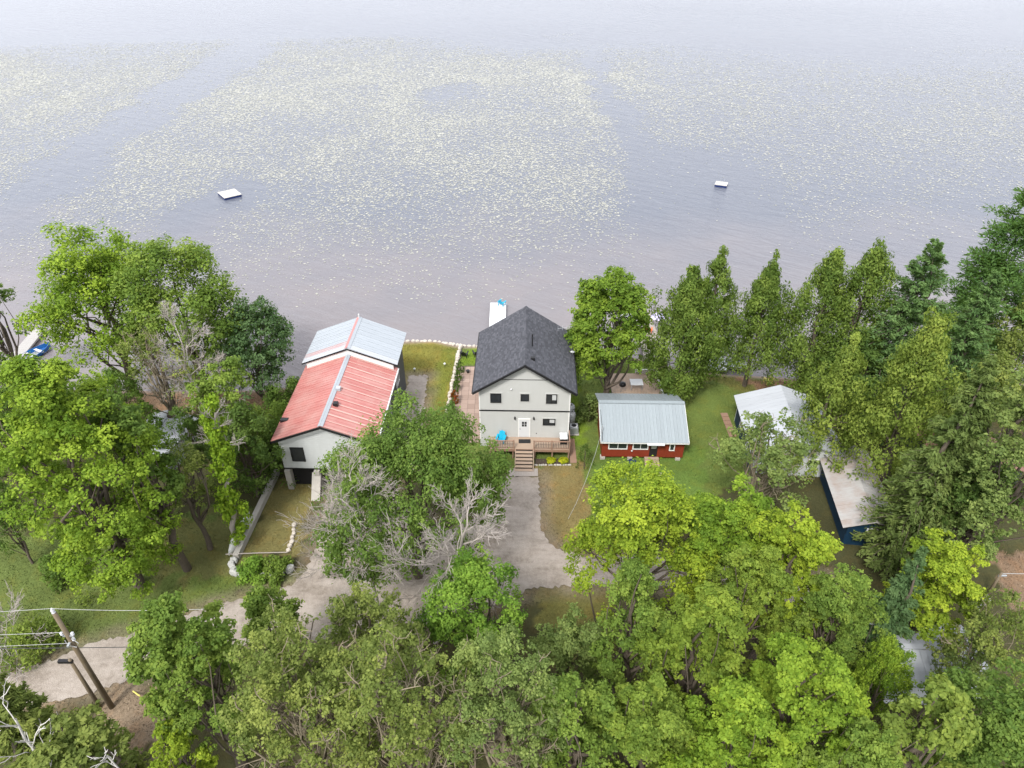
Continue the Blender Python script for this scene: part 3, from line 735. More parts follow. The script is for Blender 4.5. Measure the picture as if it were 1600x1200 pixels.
for s in (-1, 1):
    box('corner_board', M['trim_white'], gh, min(s*(WX+.012), s*(WX-.09)), max(s*(WX+.012), s*(WX-.09)), -.028, -.001, .9, 4.21)
    box('corner_board', M['trim_white'], gh, min(s*(WX+.012), s*(WX-.09)), max(s*(WX+.012), s*(WX-.09)), -.028, -.001, 4.37, wz-.06)
window(gh, -2.58, 5.72, 1.0, 1.05, 0, panes=2, blind=0, trim='siding_grey')
window(gh, .02, 5.82, .76, .8, 0, panes=1, blind=0, trim='siding_grey')
window(gh, 2.42, 5.72, 1.0, 1.05, 0, panes=2, blind=2, trim='siding_grey')
window(gh, 2.27, 3.05, 1.16, .78, 0, panes=2, blind=2, trim='siding_grey')
dr = box('door', M['white_vinyl'], gh, -.46, .46, -.05, -.001, 1.26, 3.3)
fr = MB(); fr.box(-.57, -.46, -.06, -.001, 1.24, 3.41); fr.box(.46, .57, -.06, -.001, 1.24, 3.41); fr.box(-.46, .46, -.06, -.001, 3.3, 3.41); fr.build('door_frame', M['trim_white'], gh)
for i in (-1, 1):
    for j in (0, 1): box('door_pane', M['glass'], dr, i*.12-.10, i*.12+.10, -.058, -.051, 2.5+j*.3, 2.76+j*.3)
MB().lathe([(.03, 0), (.035, .02), (.02, .05)], (-.38, -.08, 2.2), 8).build('handle', M['metal_dark'], dr)
for x in (-.86, .86):
    sc = MB().box(x-.05, x+.05, -.04, -.001, 3.4, 3.62).lathe([(.05, 0), (.075, .04), (.075, .2), (.03, .27)], (x, -.13, 3.38), 10).build('wall_sconce', M['trim_black'], gh)
MB().lathe([(.05, 0), (.09, .03), (.06, .09)], (-1.2, -.1, 6.75), 10).build('floodlight', M['white_vinyl'], gh)
box('outlet_cover', M['metal_dark'], gh, 1.1, 1.17, -.02, -.001, 1.6, 1.72)
# roof furniture
MB().tube([(.62, 3.2, 9.0), (.62, 3.2, 10.1)], .06, 8).build('vent_pipe', M['trim_black'], gh)
MB().tube([(.62, 4.4, 9.0), (.62, 4.4, 9.75)], .07, 8).build('vent_pipe', M['trim_black'], gh)
MB().box(.5, .85, .95, 1.25, 9.1, 9.42).build('roof_vent', M['trim_black'], gh)
# deck
DZ, D0, D1 = 1.2, -1.7, -.01
for i in range(12): MB().box(-3.2, 4.2, D0 + i*.141, D0+i*.141+.133, DZ-.04, DZ).build('deck_board', M['deck_wood'], gh)
box('deck_rim', M['rail_wood'], gh, -3.2, 4.2, D0-.045, D0-.003, DZ-.28, DZ-.01)
for x in (-3.1, -1.0, 1.0, 2.6, 4.1): box('deck_post', M['rail_wood'], gh, x-.06, x+.06, D0+.02, D0+.14, -.1, DZ-.045)
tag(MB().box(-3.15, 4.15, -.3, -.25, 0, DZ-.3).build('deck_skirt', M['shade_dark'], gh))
def rail(x0, x1):
    box('rail', M['rail_wood'], gh, x0, x1, D0-.02, D0+.08, DZ+.9, DZ+.95); box('rail', M['rail_wood'], gh, x0, x1, D0+.01, D0+.05, DZ+.1, DZ+.15)
    n = int((x1-x0)/.15)
    bm_ = MB().box(-.014, .014, D0+.015, D0+.045, DZ+.151, DZ+.899).mesh('baluster'); bm_.materials.append(M['metal_dark'])
    for i in range(1, n): link_mesh('baluster', bm_, None, gh, (x0+(x1-x0)*i/n, 0, 0))
    for x in np.linspace(x0+.045, x1-.045, max(2, int((x1-x0)/1.6)+1)): box('rail_post', M['rail_wood'], gh, x-.05, x+.05, D0-.025, D0+.085, DZ, DZ+1.02)
rail(-3.2, -.87); rail(.87, 4.2)
box('rail', M['rail_wood'], gh, 4.1, 4.2, D0+.1, -.05, DZ+.9, DZ+.95)
for i in range(9): box('baluster', M['metal_dark'], gh, 4.135, 4.165, D0+.2+i*.16, D0+.23+i*.16, DZ, DZ+.9)
# stairs
for i in range(6):
    z = DZ - (i+1)*.172; y = D0 - .05 - i*.29
    box('tread', M['deck_wood'], gh, -.80, .80, y-.31, y, z-.04, z)
    box('tread_gap_shade', M['shade_dark'], gh, -.78, .78, y-.012, y-.002, z+.003, z+.13)  # near-black strip painting the shade of the gap between treads
for s in (-1, 1):
    x0, x1 = (-.86, -.803) if s < 0 else (.803, .86)
    vs = [(D0-.05, DZ-.01), (D0-.05, DZ-.34), (D0-1.82, -.02), (D0-1.82, .14)]
    MB().slab([(x1, a, b) for a, b in vs], x1-x0).build('stringer', M['deck_wood'], gh)
# heat pump, propane, chest and other loose things
tag(box('doormat', M['trim_black'], None, .62, 1.72, 49.6, 50.15, DZ+.003, DZ+.025), 'black rubber doormat on the deck before the white door', 'doormat')
pl = thing('stair_landing', 'weathered plank landing on the ground below the deck stairs', 'landing', (1.02, 46.4, 0))
for i in range(18): box('plank', M['grey_wood'], pl, -1.3+i*.1455, -1.3+i*.1455+.137, 0, .98, .06, .11)
box('bearer', M['grey_wood'], pl, -1.3, 1.3, .1, .2, -.05, .058); box('bearer', M['grey_wood'], pl, -1.3, 1.3, .78, .88, -.05, .058)
ch = thing('storage_chest', 'white-lidded dark storage chest at the right end of the deck', 'chest', (4.75, 49.85, DZ))
box('body', M['metal_dark'], ch, -.32, .32, -.42, .42, .0, .62, .02); box('lid', M['white_vinyl'], ch, -.36, .36, -.46, .46, .62, .72, .03)
hp = thing('heat_pump', 'grey outdoor heat pump unit with round fan beside the grey house', 'heat pump', (5.95, 52.6, 0))
box('casing', M['galv'], hp, -.4, .4, -.4, .4, .08, .85, .03); MB().lathe([(.34, .852), (.36, .87), (.28, .90)], n=20).build('fan_ring', M['white_vinyl'], hp)
MB().lathe([(.26, .9), (.1, .92)], n=14).build('fan', M['metal_dark'], hp); box('pad', M['concrete'], hp, -.5, .5, -.5, .5, -.05, .08)
for k, (y, lab) in enumerate(((54.1, 'white propane cylinder beside the grey house, nearer the heat pump'), (55.2, 'white propane cylinder beside the grey house, farther from the heat pump'))):
    pt = thing('propane_tank', lab, 'propane tank', (5.85, y, 0), 0, 'propane cylinders on the side wall')
    MB().lathe([(.30, .02), (.38, .12), (.38, 1.05), (.33, 1.22), (.16, 1.32)], n=20).build('cylinder', M['white_vinyl'], pt, True)
    MB().lathe([(.17, 1.30), (.17, 1.46), (.14, 1.46), (.14, 1.30)], n=12).build('collar', M['white_vinyl'], pt); MB().lathe([(.05, 1.3), (.05, 1.43)], n=8).build('valve', M['metal_dark'], pt)
an = thing('roof_antenna', 'thin metal television antenna on the right eave of the shingle roof', 'antenna', (6.0, 58.1, 6.5))
MB().tube([(0, 0, 0), (0, 0, 2.3)], .025, 6).build('mast', M['galv'], an)
bo = MB().tube([(-1.6, -.25, 2.0), (1.0, .2, 2.25)], .014, 5)
for i in range(7):
    t = i/6; c = Vector((-1.6, -.25, 2.0)).lerp(Vector((1.0, .2, 2.25)), t); bo.tube([c+Vector((-.03, -.45+.2*t, 0)), c+Vector((.03, .45-.2*t, 0))], .008, 4)
bo.build('boom', M['galv'], an)
sd_ = thing('satellite_dish', 'small white satellite dish at the eave of the shingle roof', 'dish', (5.75, 56.2, 6.75))
MB().lathe([(.03, .12), (.17, .16), (.2, .2), (.18, .19), (.03, .14)], n=16).build('dish', M['white_vinyl'], sd_); MB().tube([(0, 0, -.1), (0, 0, .14)], .03, 6).build('bracket', M['galv'], sd_)

# --- red roofed boat house on the left
R2 = math.radians(-1.8)
rh = thing('red_roof_house', 'long white gabled house with faded red and silver sheet metal roof', 'house', (-15.62, 44.95, 0), R2)
e, zr = 5.65, 7.38; hx = 4.42; s2 = (zr-e)/hx; L1, L2 = 10.6, 15.3; wx = 4.0; wzz = e+(hx-wx)*s2-.08
gable_wall(-wx, wx, 0, 2.35, wzz, zr-.1, 0, .2, 1).build('front_wall', M['siding_white'], rh)
box('garage_void_shade', M['shade_dark'], rh, -3.9, 3.9, .45, .55, -.1, 2.34)  # dark panel set close behind, painting the shade of the open lower level
box('garage_beam', M['trim_black'], rh, -wx, wx, .0, .25, 2.2, 2.345)
for x in (-3.95, -1.4, 1.2, 3.7): box('pillar', M['concrete'], rh, x-.03, x+.45 if x < 3 else x+.25, -.25, .35, -.1, 2.195)
MB().slab([(-1.65, -1.6, .02), (-.9, -1.6, .02), (-.9, -.05, 1.9), (-1.65, -.05, 1.9)], .2).build('buttress', M['concrete'], rh)
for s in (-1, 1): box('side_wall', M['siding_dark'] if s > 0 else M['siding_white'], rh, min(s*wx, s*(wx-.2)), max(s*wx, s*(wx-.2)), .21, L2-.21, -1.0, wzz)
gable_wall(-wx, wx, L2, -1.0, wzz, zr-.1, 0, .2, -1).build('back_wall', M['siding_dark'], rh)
for sx in (-1, 1):
    E0, E1, Q1, Q0 = (sx*hx, -.4, e), (sx*hx, L1, e), (0, L1, zr), (0, -.4, zr)
    if sx > 0: roof_slope(rh, E0, E1, Q1, Q0, 14, M['roof_red'], .04, seam=M['roof_seam'])
    else: roof_slope(rh, E1, E0, Q0, Q1, 14, M['roof_red'], .03)
    u = .72; E0, E1, Q1, Q0 = (sx*(hx+.1), L1-.55, e+u), (sx*(hx+.1), L2+.45, e+u), (0, L2+.45, zr+u+.04), (0, L1-.55, zr+u+.04)
    if sx > 0: roof_slope(rh, E0, E1, Q1, Q0, 8, M['roof_silver'], .03, mat_of=lambda i: M['roof_white'] if i == 0 else None)
    else: roof_slope(rh, E1, E0, Q0, Q1, 8, M['roof_silver'], .03, mat_of=lambda i: M['roof_white'] if i == 7 else (M['roof_pink'] if i in (6,) else None))
    p = [(sx*(hx+.12), L1-.58, e+u-.02), (0, L1-.58, zr+u), (0, L1-.58, zr+u-.13), (sx*(hx+.12), L1-.58, e+u-.15)]
    MB().slab(p if sx < 0 else p[::-1], .03).build('rake_board', M['trim_black'], rh)
    p = [(sx*(hx-.3), L1-.45, e+u+.02), (0, L1-.45, zr+u-.05), (0, L1-.45, zr-.05), (sx*(hx-.3), L1-.45, e+.02)]
    MB().slab(p if sx < 0 else p[::-1], .05).build('step_wall', M['trim_white'], rh)
    p = [(sx*(hx+.03), -.46, e-.03), (0, -.46, zr-.02), (0, -.46, zr-.22), (sx*(hx+.03), -.46, e-.23)]
    MB().slab(p if sx < 0 else p[::-1], .05).build('rake_board', M['trim_black'], rh)
MB().slab([(-.22, -.42, zr-.04), (0, -.42, zr+.06), (0, L1-.35, zr+.06), (-.22, L1-.35, zr-.04)][::-1], .02).build('ridge_cap', M['roof_silver'], rh)
MB().slab([(.22, -.42, zr-.04), (0, -.42, zr+.06), (0, L1-.35, zr+.06), (.22, L1-.35, zr-.04)], .02).build('ridge_cap', M['roof_silver'], rh)
MB().slab([(-.26, L1-.5, zr+u-.04), (0, L1-.5, zr+u+.09), (0, L2+.45, zr+u+.09), (-.26, L2+.45, zr+u-.04)][::-1], .02).build('ridge_cap', M['roof_red_cap'], rh)
MB().slab([(.26, L1-.5, zr+u-.04), (0, L1-.5, zr+u+.09), (0, L2+.45, zr+u+.09), (.26, L2+.45, zr+u-.04)], .02).build('ridge_cap', M['roof_silver'], rh)
MB().tube([(0, L2+.2, zr+u), (0, L2+.2, zr+u+.5)], .07, 8).build('vent_pipe', M['white_vinyl'], rh)
box('roof_vent', M['metal_dark'], rh, .35, .75, 2.5, 2.9, zr-.25, zr+.08); box('roof_vent', M['metal_dark'], rh, -4.25, -3.6, 1.9, 2.3, e+.05, e+.38)
box('roof_vent', M['roof_white'], rh, .12, .5, 4.6, 5.0, zr-.15, zr+.14)
for x, z in ((-4.0, e-.15), (3.9, e-.15)): pass
window(rh, -2.55, 3.92, 1.15, 1.55, 0, frame='trim_black', panes=1)
window(rh, 2.2, 3.92, 1.15, 1.5, 0, frame='trim_black', panes=1)
for y, z, w, h in ((3.4, 3.6, .9, 1.3), (7.0, 3.3, 1.0, 2.0), (11.8, 3.6, 1.2, 1.2)): window(rh, y, z, w, h, wx, frame='trim_white', panes=2, axis='x', out=1)
box('gutter', M['white_vinyl'], rh, hx+.01, hx+.12, -.35, L1, e-.14, e-.02)
MB().tube([(hx-.2, L1-.2, e-.1), (wx+.12, L1-.1, e-.6), (wx+.12, L1-.1, .1)], .05, 6).build('downspout', M['white_vinyl'], rh)
box('side_step', M['concrete'], rh, wx+.05, wx+.75, 10.2, 12.4, -.1, .25)

# --- red cottage with a pale metal roof
rcot = thing('red_cottage', 'barn-red cottage with pale blue-grey metal roof and white framed windows', 'cottage', (11.95, 48.75, 0), math.radians(-1.2))
cw, cl = 3.72, 6.4; ce, cr, cy_ = 2.42, 4.05, 3.35
fw_ = MB().box(-cw, cw, 0, .15, .28, 2.5); fw_.build('front_wall', M['siding_red'], rcot)
box('back_wall', M['siding_red'], rcot, -cw, cw, cl-.15, cl, .28, 2.5)
for s in (-1, 1):
    p = [(.151, .28), (cl-.151, .28), (cl-.151, 2.5), (cy_, cr-.12), (.151, 2.5)]
    pts = [(s*cw, a, b) for a, b in p]; MB().slab(pts if s > 0 else pts[::-1], .15).build('side_wall', M['siding_red'], rcot)
roof_slope(rcot, (-cw-.25, -.5, ce), (cw+.25, -.5, ce), (cw+.25, cy_, cr), (-cw-.25, cy_, cr), 26, M['roof_teal'], .045)
roof_slope(rcot, (cw+.25, cl+.35, ce+.08), (-cw-.25, cl+.35, ce+.08), (-cw-.25, cy_, cr), (cw+.25, cy_, cr), 26, M['roof_teal'], .045)
box('ridge_cap', M['roof_teal'], rcot, -cw-.26, cw+.26, cy_-.2, cy_+.2, cr-.03, cr+.055)
box('eave_board', M['trim_white'], rcot, -cw-.25, cw+.25, -.5, -.47, ce-.15, ce-.034)
for s in (-1, 1):
    a = [(s*(cw+.262), -.52, ce+.03), (s*(cw+.262), cy_, cr+.04), (s*(cw+.262), cy_, cr-.13), (s*(cw+.262), -.52, ce-.14)]
    MB().slab(a if s < 0 else a[::-1], .03).build('rake_board', M['trim_white'], rcot)
window(rcot, -2.3, 1.68, 1.75, .95, 0, frame='trim_white', panes=2, fw=.09)
window(rcot, -.25, 1.68, 1.45, .95, 0, frame='trim_white', panes=2, fw=.09)
window(rcot, 2.62, 1.52, .5, .85, 0, frame='trim_white', panes=1, fw=.09)
dd = box('door', M['metal_dark'], rcot, .62, 1.32, -.05, -.001, .42, 2.28); box('door_pane', M['galv'], dd, .74, 1.2, -.058, -.051, 1.35, 2.1)
box('door_canopy', M['white_vinyl'], rcot, .2, 1.75, -.75, -.52, 2.30, 2.36)
for i in range(3): box('step', M['deck_wood'], rcot, .2, 1.5, -.45-i*.34, -.12-i*.34, .05, .42-i*.13)
for x in (-3.6, -1.1, 3.3): box('foundation_block', M['concrete'], rcot, x-.22, x+.22, -.12, .3, -.05, .27)
MB().lathe([(.07, 0), (.09, .05), (.05, .1)], (-1.0, -.1, 1.05), 8).build('hose_reel', M['white_vinyl'], rcot)
MB().tube([(-cw-.1, -.4, ce+.1), (-cw-.05, 1, ce+.65), (-cw-.1, 2.6, ce+1.3)], .03, 5).build('conduit', M['metal_dark'], rcot)
MB().tube([(-cw-.12, .4, 2.0), (-cw-.12, .4, 3.6)], .04, 6).build('service_mast', M['galv'], rcot)
tag(MB().lathe([(.25, .0), (.36, .08), (.40, .34), (.36, .34), (.30, .1)], (10.95, 48.0, .03), 14).build('blue_tub', M['navy']), 'round navy-blue plastic tub on the lawn by the cottage steps', 'tub')
tag(box('step_mat', M['trim_black'], None, 12.35, 13.1, 47.15, 47.5, .05, .075), 'black mat lying at the foot of the cottage steps', 'mat')
tag(MB().slab([(12.9, 46.6, .06), (13.4, 46.5, .06), (13.5, 46.85, .06), (13.0, 46.95, .06)], .06).build('stepping_stone', M['stone']), 'single flat pale stone on the grass before the cottage steps', 'stone')
tag(MB().tube([(8.2, 49.2, 3.55), (7.3, 46.5, 2.7), (6.2, 43.5, 2.2), (5.2, 40.8, 2.3), (4.4, 38.6, 2.9)], .013, 5).build('service_cable', M['wire']), 'thin sagging cable running from the red cottage corner towards the drive', 'cable')

# --- cottage deck behind with its furniture
dk = thing('back_deck', 'pale plank deck with raised edge behind the red cottage', 'deck', (0, 0, 0))
for i in range(17): box('plank', M['deck_wood'], dk, 10.35+i*.295, 10.35+i*.295+.285, 56.2, 62.0, .3, .36)
box('edge_rail', M['trim_white'], dk, 15.37, 15.5, 56.2, 62.1, .36, .85); box('edge_rail', M['trim_white'], dk, 13.2, 15.36, 62.0, 62.1, .36, .85)
box('frame', M['grey_wood'], dk, 10.35, 15.36, 56.25, 61.95, -.1, .29)
tb = thing('patio_table', 'white square patio table on the deck behind the red cottage', 'table', (12.9, 59.4, .36))
box('top', M['white_vinyl'], tb, -.65, .65, -.55, .55, .70, .75, .01)
for sx in (-1, 1):
    for sy in (-1, 1): box('leg', M['galv'], tb, sx*.55-.03, sx*.55+.03, sy*.45-.03, sy*.45+.03, 0, .7)
gr = thing('kettle_grill', 'dark covered barbecue grill on the deck behind the red cottage', 'grill', (11.4, 58.9, .36))
MB().lathe([(.12, .55), (.34, .68), (.36, .82), (.30, .98), (.1, 1.08)], n=16).build('bowl', M['metal_dark'], gr, True)
for a in range(3): MB().tube([(.1*math.cos(a*2.1), .1*math.sin(a*2.1), .62), (.36*math.cos(a*2.1), .36*math.sin(a*2.1), 0)], .02, 5).build('leg', M['galv'], gr)

def adirondack(name, label, mat, loc, rz, group=None):
    t = thing(name, label, 'chair', loc, rz, group)
    for i in range(5): MB().slab([(-.25+i*.102, -.12+.0, .33), (-.25+i*.102+.095, -.12, .33), (-.25+i*.102+.095, .33, .24), (-.25+i*.102, .33, .24)], .025).build('seat_slat', mat, t)
    for i in range(5):
        x = -.27+i*.11; hgt = .95-.05*abs(i-2)
        MB().slab([(x, .30, .26), (x+.1, .30, .26), (x+.1, .62, hgt), (x, .62, hgt)], .025).build('back_slat', mat, t)
    for s in (-1, 1):
        box('arm', mat, t, s*.36-.08, s*.36+.08, -.25, .5, .53, .56); box('leg', mat, t, s*.33-.03, s*.33+.03, -.18, -.08, 0, .53); box('leg', mat, t, s*.33-.03, s*.33+.03, .38, .48, 0, .53)
    return t
adirondack('adirondack_chair', 'turquoise adirondack chair on the front deck of the grey house', M['turquoise'], (-1.05, 49.75, DZ), math.radians(-15))
adirondack('adirondack_chair', 'bright blue adirondack chair at the end of the white dock', M['turquoise'], (-1.2, 78.1, -.36), math.radians(150))
adirondack('adirondack_chair', 'orange adirondack chair on the dock between the leafy tree and the cedar', M['orange'], (16.2, 71.6, -.36), math.radians(170))
adirondack('adirondack_chair', 'teal adirondack chair glimpsed through the cedar on the far dock', M['teal'], (22.8, 72.5, -.36), math.radians(180))
adirondack('adirondack_chair', 'yellow garden chair on the bare soil behind the white roofed cottage', M['yellow'], (27.1, 61.0, .0), math.radians(200))
adirondack('lawn_chair', 'dark lawn chair behind the stone wall, nearer the wall', M['metal_dark'], (-5.3, 65.9, 0), math.radians(170), 'dark chairs on the lakeside lawn')
adirondack('lawn_chair', 'dark lawn chair beside the shingle roof on the lakeside lawn', M['metal_dark'], (-4.0, 66.1, 0), math.radians(200), 'dark chairs on the lakeside lawn')

def dock(name, label, x0, x1, y0, y1, mat, n, rz=0.0, c=None, z=-.36):
    c = c or ((x0+x1)/2, y0); t = thing(name, label, 'dock', (c[0], c[1], z), rz); w = x1-x0; L = y1-y0
    for i in range(n): box('plank', mat, t, -w/2, w/2, L*i/n, L*(i+1)/n-.012, -.05, 0)
    for s in (-1, 1): box('beam', M['grey_wood'], t, min(s*w/2, s*(w/2-.1)), max(s*w/2, s*(w/2-.1)), 0, L, -.22, -.051)
    for s in (-1, 1):
        for q in (.1, .5, .95): MB().tube([(s*(w/2-.15), L*q, -2.2), (s*(w/2-.15), L*q, -.06)], .05, 6).build('post', M['galv'], t)
    return t
dock('white_dock', 'white plank dock reaching into the lake behind the grey house', -2.75, -.75, 68.2, 78.6, M['white_vinyl'], 26)
dock('grey_dock', 'grey plank dock between the leafy tree and the cedar', 14.9, 17.2, 66.0, 76.5, M['grey_wood'], 26)
dock('far_dock', 'pale dock hidden behind the cedars on the right', 21.6, 23.6, 63.6, 73.2, M['white_vinyl'], 22)
dock('left_dock', 'pale dock beside the blue boat at the left shore', -57.1, -55.7, 61.5, 72.4, M['grey_pale'], 24, math.radians(6), (-55.4, 61.5))
um = thing('beach_umbrella', 'lavender beach umbrella standing by the orange chair on the dock', 'umbrella', (17.3, 72.4, -.36))
MB().tube([(0, 0, 0), (0, 0, 1.9)], .025, 6).build('pole', M['white_vinyl'], um); MB().lathe([(.9, 1.55), (.6, 1.82), (.05, 1.98), (.05, 1.96), (.58, 1.79)], n=8).build('canopy', M['lavender'], um)
def boat(name, label, loc, rz, L, Wd, hull, deck):
    t = thing(name, label, 'boat', loc, rz); sec = []
    for f, w, k in ((0, .72, .0), (.25, .95, .0), (.55, 1.0, .02), (.8, .72, .10), (.95, .3, .2), (1, .03, .26)):
        y = (f-.5)*L; b = Wd/2*w
        sec.append([(-b, y, .5+k), (-b*.82, y, .1+k*.6), (0, y, -.05+k*.8), (b*.82, y, .1+k*.6), (b, y, .5+k)])
    vs = [p for s_ in sec for p in s_]; fs = [(i*5+j, i*5+j+1, i*5+j+6, i*5+j+5) for i in range(5) for j in range(4)] + [(0, 1, 2, 3, 4)]
    h = MB().add(vs, fs).build('hull', hull, t); md = h.modifiers.new('thick', 'SOLIDIFY'); md.thickness = .05
    box('floor', M['galv'], t, -Wd*.36, Wd*.36, -L*.46, L*.3, .12, .15)
    for q in (-.3, -.02, .2): box('bench', deck, t, -Wd*.44, Wd*.44, L*q-.14, L*q+.14, .36, .41)
    box('motor', M['metal_dark'], t, -.16, .16, -L*.5-.3, -L*.5-.02, .3, .85, .04)
    return t
boat('blue_boat', 'blue open motor boat moored beside the left dock', (-54.6, 66.9, WATER_Z+.05), math.radians(-28), 4.6, 1.7, M['boat_blue'], M['white_vinyl'])
boat('white_boat', 'white rowing boat pulled up at the shore behind the cedars', (24.3, 64.9, -.75), math.radians(75), 3.6, 1.4, M['white_vinyl'], M['galv'])
boat('pontoon_boat', 'white open boat tied to the dock behind the leafy tree', (14.2, 75.0, WATER_Z+.05), math.radians(10), 4.6, 1.8, M['white_vinyl'], M['trim_white'])
def raft(name, label, loc, rz, w, l, side):
    t = thing(name, label, 'swim raft', loc, rz)
    n = 9
    for i in range(n): box('plank', M['raft_top'], t, -w/2+w*i/n, -w/2+w*(i+1)/n-.02, -l/2, l/2, .34, .40)
    for s in (-1, 1):
        box('float', side, t, -w/2+.02, w/2-.02, min(s*l/2*.98, s*(l/2*.98-.5)), max(s*l/2*.98, s*(l/2*.98-.5)), -.15, .335, .05)
        box('float', side, t, min(s*w/2*.98, s*(w/2*.98-.45)), max(s*w/2*.98, s*(w/2*.98-.45)), -l/2*.98+.51, l/2*.98-.51, -.15, .335)
    for s in (-.3, .3): MB().tube([(s, l/2+.05, -.3), (s, l/2+.05, .7), (s, l/2-.3, .75), (s, l/2-.3, .4)], .025, 6).build('ladder_rail', M['galv'], t)
    return t
raft('swim_raft', 'square swim raft with pale top and blue floats, left on the lake', (-48.1, 116.5, WATER_Z), math.radians(38), 3.0, 3.4, M['navy'])
raft('swim_raft', 'smaller bright white swim raft on the right of the lake', (36.8, 121.2, WATER_Z), math.radians(-22), 2.1, 1.9, M['navy'])

# --- white roofed cottage on the right
wc = thing('white_roof_cottage', 'cottage with broad white metal roof half hidden by trees on the right', 'cottage', (25.0, 46.6, 0), math.radians(-4.5))
hw, we, wr, wl = 4.1, 2.75, 4.25, 7.6
for s in (-1, 1): box('side_wall', M['siding_blue'], wc, min(s*(hw-.45), s*(hw-.6)), max(s*(hw-.45), s*(hw-.6)), .16, wl-.16, -.1, we)
for y, i in ((0, 1), (wl, -1)): gable_wall(-hw+.45, hw-.45, y, -.1, we, wr-.1, 0, .15, i).build('end_wall', M['siding_white'], wc)
roof_slope(wc, (hw, -.4, we), (hw, wl+.4, we), (0, wl+.4, wr), (0, -.4, wr), 9, M['roof_white'], .02)
roof_slope(wc, (-hw, wl+.4, we), (-hw, -.4, we), (0, -.4, wr), (0, wl+.4, wr), 9, M['roof_white'], .02)
for x in (-2.1, 1.6): window(wc, x, 1.6, 1.0, .9, 0, frame='trim_white', panes=2)
for y in (2, 5): window(wc, y, 1.5, 1.1, .9, -hw+.45, frame='trim_white', panes=2, axis='x', out=-1)
wp = thing('plank_walk', 'short reddish plank walk on the lawn left of the white roofed cottage', 'walkway', (21.2, 51.9, 0))
for i in range(6): box('plank', M['rail_wood'], wp, -.35, .35, i*.62, i*.62+.56, .01, .07)
# --- navy shed
ns = thing('navy_shed', 'narrow navy-blue shed with pale needle-strewn metal roof under the hemlock', 'shed', (28.35, 38.4, 0), math.radians(-7))
gable_wall(-1.75, 1.75, 0, -.1, 2.3, 2.95, 0, .12, 1).build('front_wall', M['siding_blue'], ns); gable_wall(-1.75, 1.75, 9, -.1, 2.3, 2.95, 0, .12, -1).build('back_wall', M['siding_blue'], ns)
for s in (-1, 1): box('side_wall', M['siding_blue'], ns, min(s*1.75, s*1.63), max(s*1.75, s*1.63), .125, 8.87, -.1, 2.3)
roof_slope(ns, (2.15, -.35, 2.24), (2.15, 9.3, 2.24), (0, 9.3, 3.05), (0, -.35, 3.05), 12, M['roof_beige'], .025); roof_slope(ns, (-2.3, 9.3, 2.18), (-2.3, -.35, 2.18), (0, -.35, 3.05), (0, 9.3, 3.05), 12, M['roof_beige'], .025)
window(ns, .1, 1.75, .85, .55, 0, frame='trim_white', panes=2, fw=.1)
# --- brown roofed cottage, white roofed building, left shed: mostly under the trees
def small_house(name, label, loc, rz, hw, wl, we, wr, roof, wall, n=8):
    t = thing(name, label, 'building', loc, rz)
    for y, i in ((0, 1), (wl, -1)): gable_wall(-hw+.3, hw-.3, y, -.1, we+.02, wr-.1, 0, .15, i).build('end_wall', wall, t)
    for s in (-1, 1): box('side_wall', wall, t, min(s*(hw-.3), s*(hw-.45)), max(s*(hw-.3), s*(hw-.45)), .16, wl-.16, -.1, we)
    roof_slope(t, (hw, -.3, we), (hw, wl+.3, we), (0, wl+.3, wr), (0, -.3, wr), n, roof, .02); roof_slope(t, (-hw, wl+.3, we), (-hw, -.3, we), (0, -.3, wr), (0, wl+.3, wr), n, roof, .02)
    box('ridge_cap', roof, t, -.18, .18, -.31, wl+.31, wr-.04, wr+.04)
    window(t, 0, 1.5, .9, .8, 0, frame='trim_white', panes=2); door = box('door', M['trim_white'], t, hw*.45, hw*.45+.8, -.04, -.001, 0, 2.0); box('handle', M['metal_dark'], door, hw*.45+.08, hw*.45+.14, -.08, -.041, .95, 1.05)
    return t
small_house('brown_cottage', 'cottage with faded reddish-brown roof glimpsed between trees at the right', (40.6, 44.2, 0), math.radians(5), 3.4, 7, 2.5, 3.9, M['brick_brown'], M['siding_dark'])
small_house('white_outbuilding', 'outbuilding with bright white roof under branches in the lower right', (30.2, 27.0, 0), math.radians(88), 2.4, 6.0, 2.4, 3.2, M['roof_white'], M['siding_white'])
small_house('left_outbuilding', 'small outbuilding with white metal roof among the left trees', (-32.6, 47.0, 0), math.radians(-10), 2.3, 5.0, 2.4, 3.2, M['roof_white'], M['siding_white'])

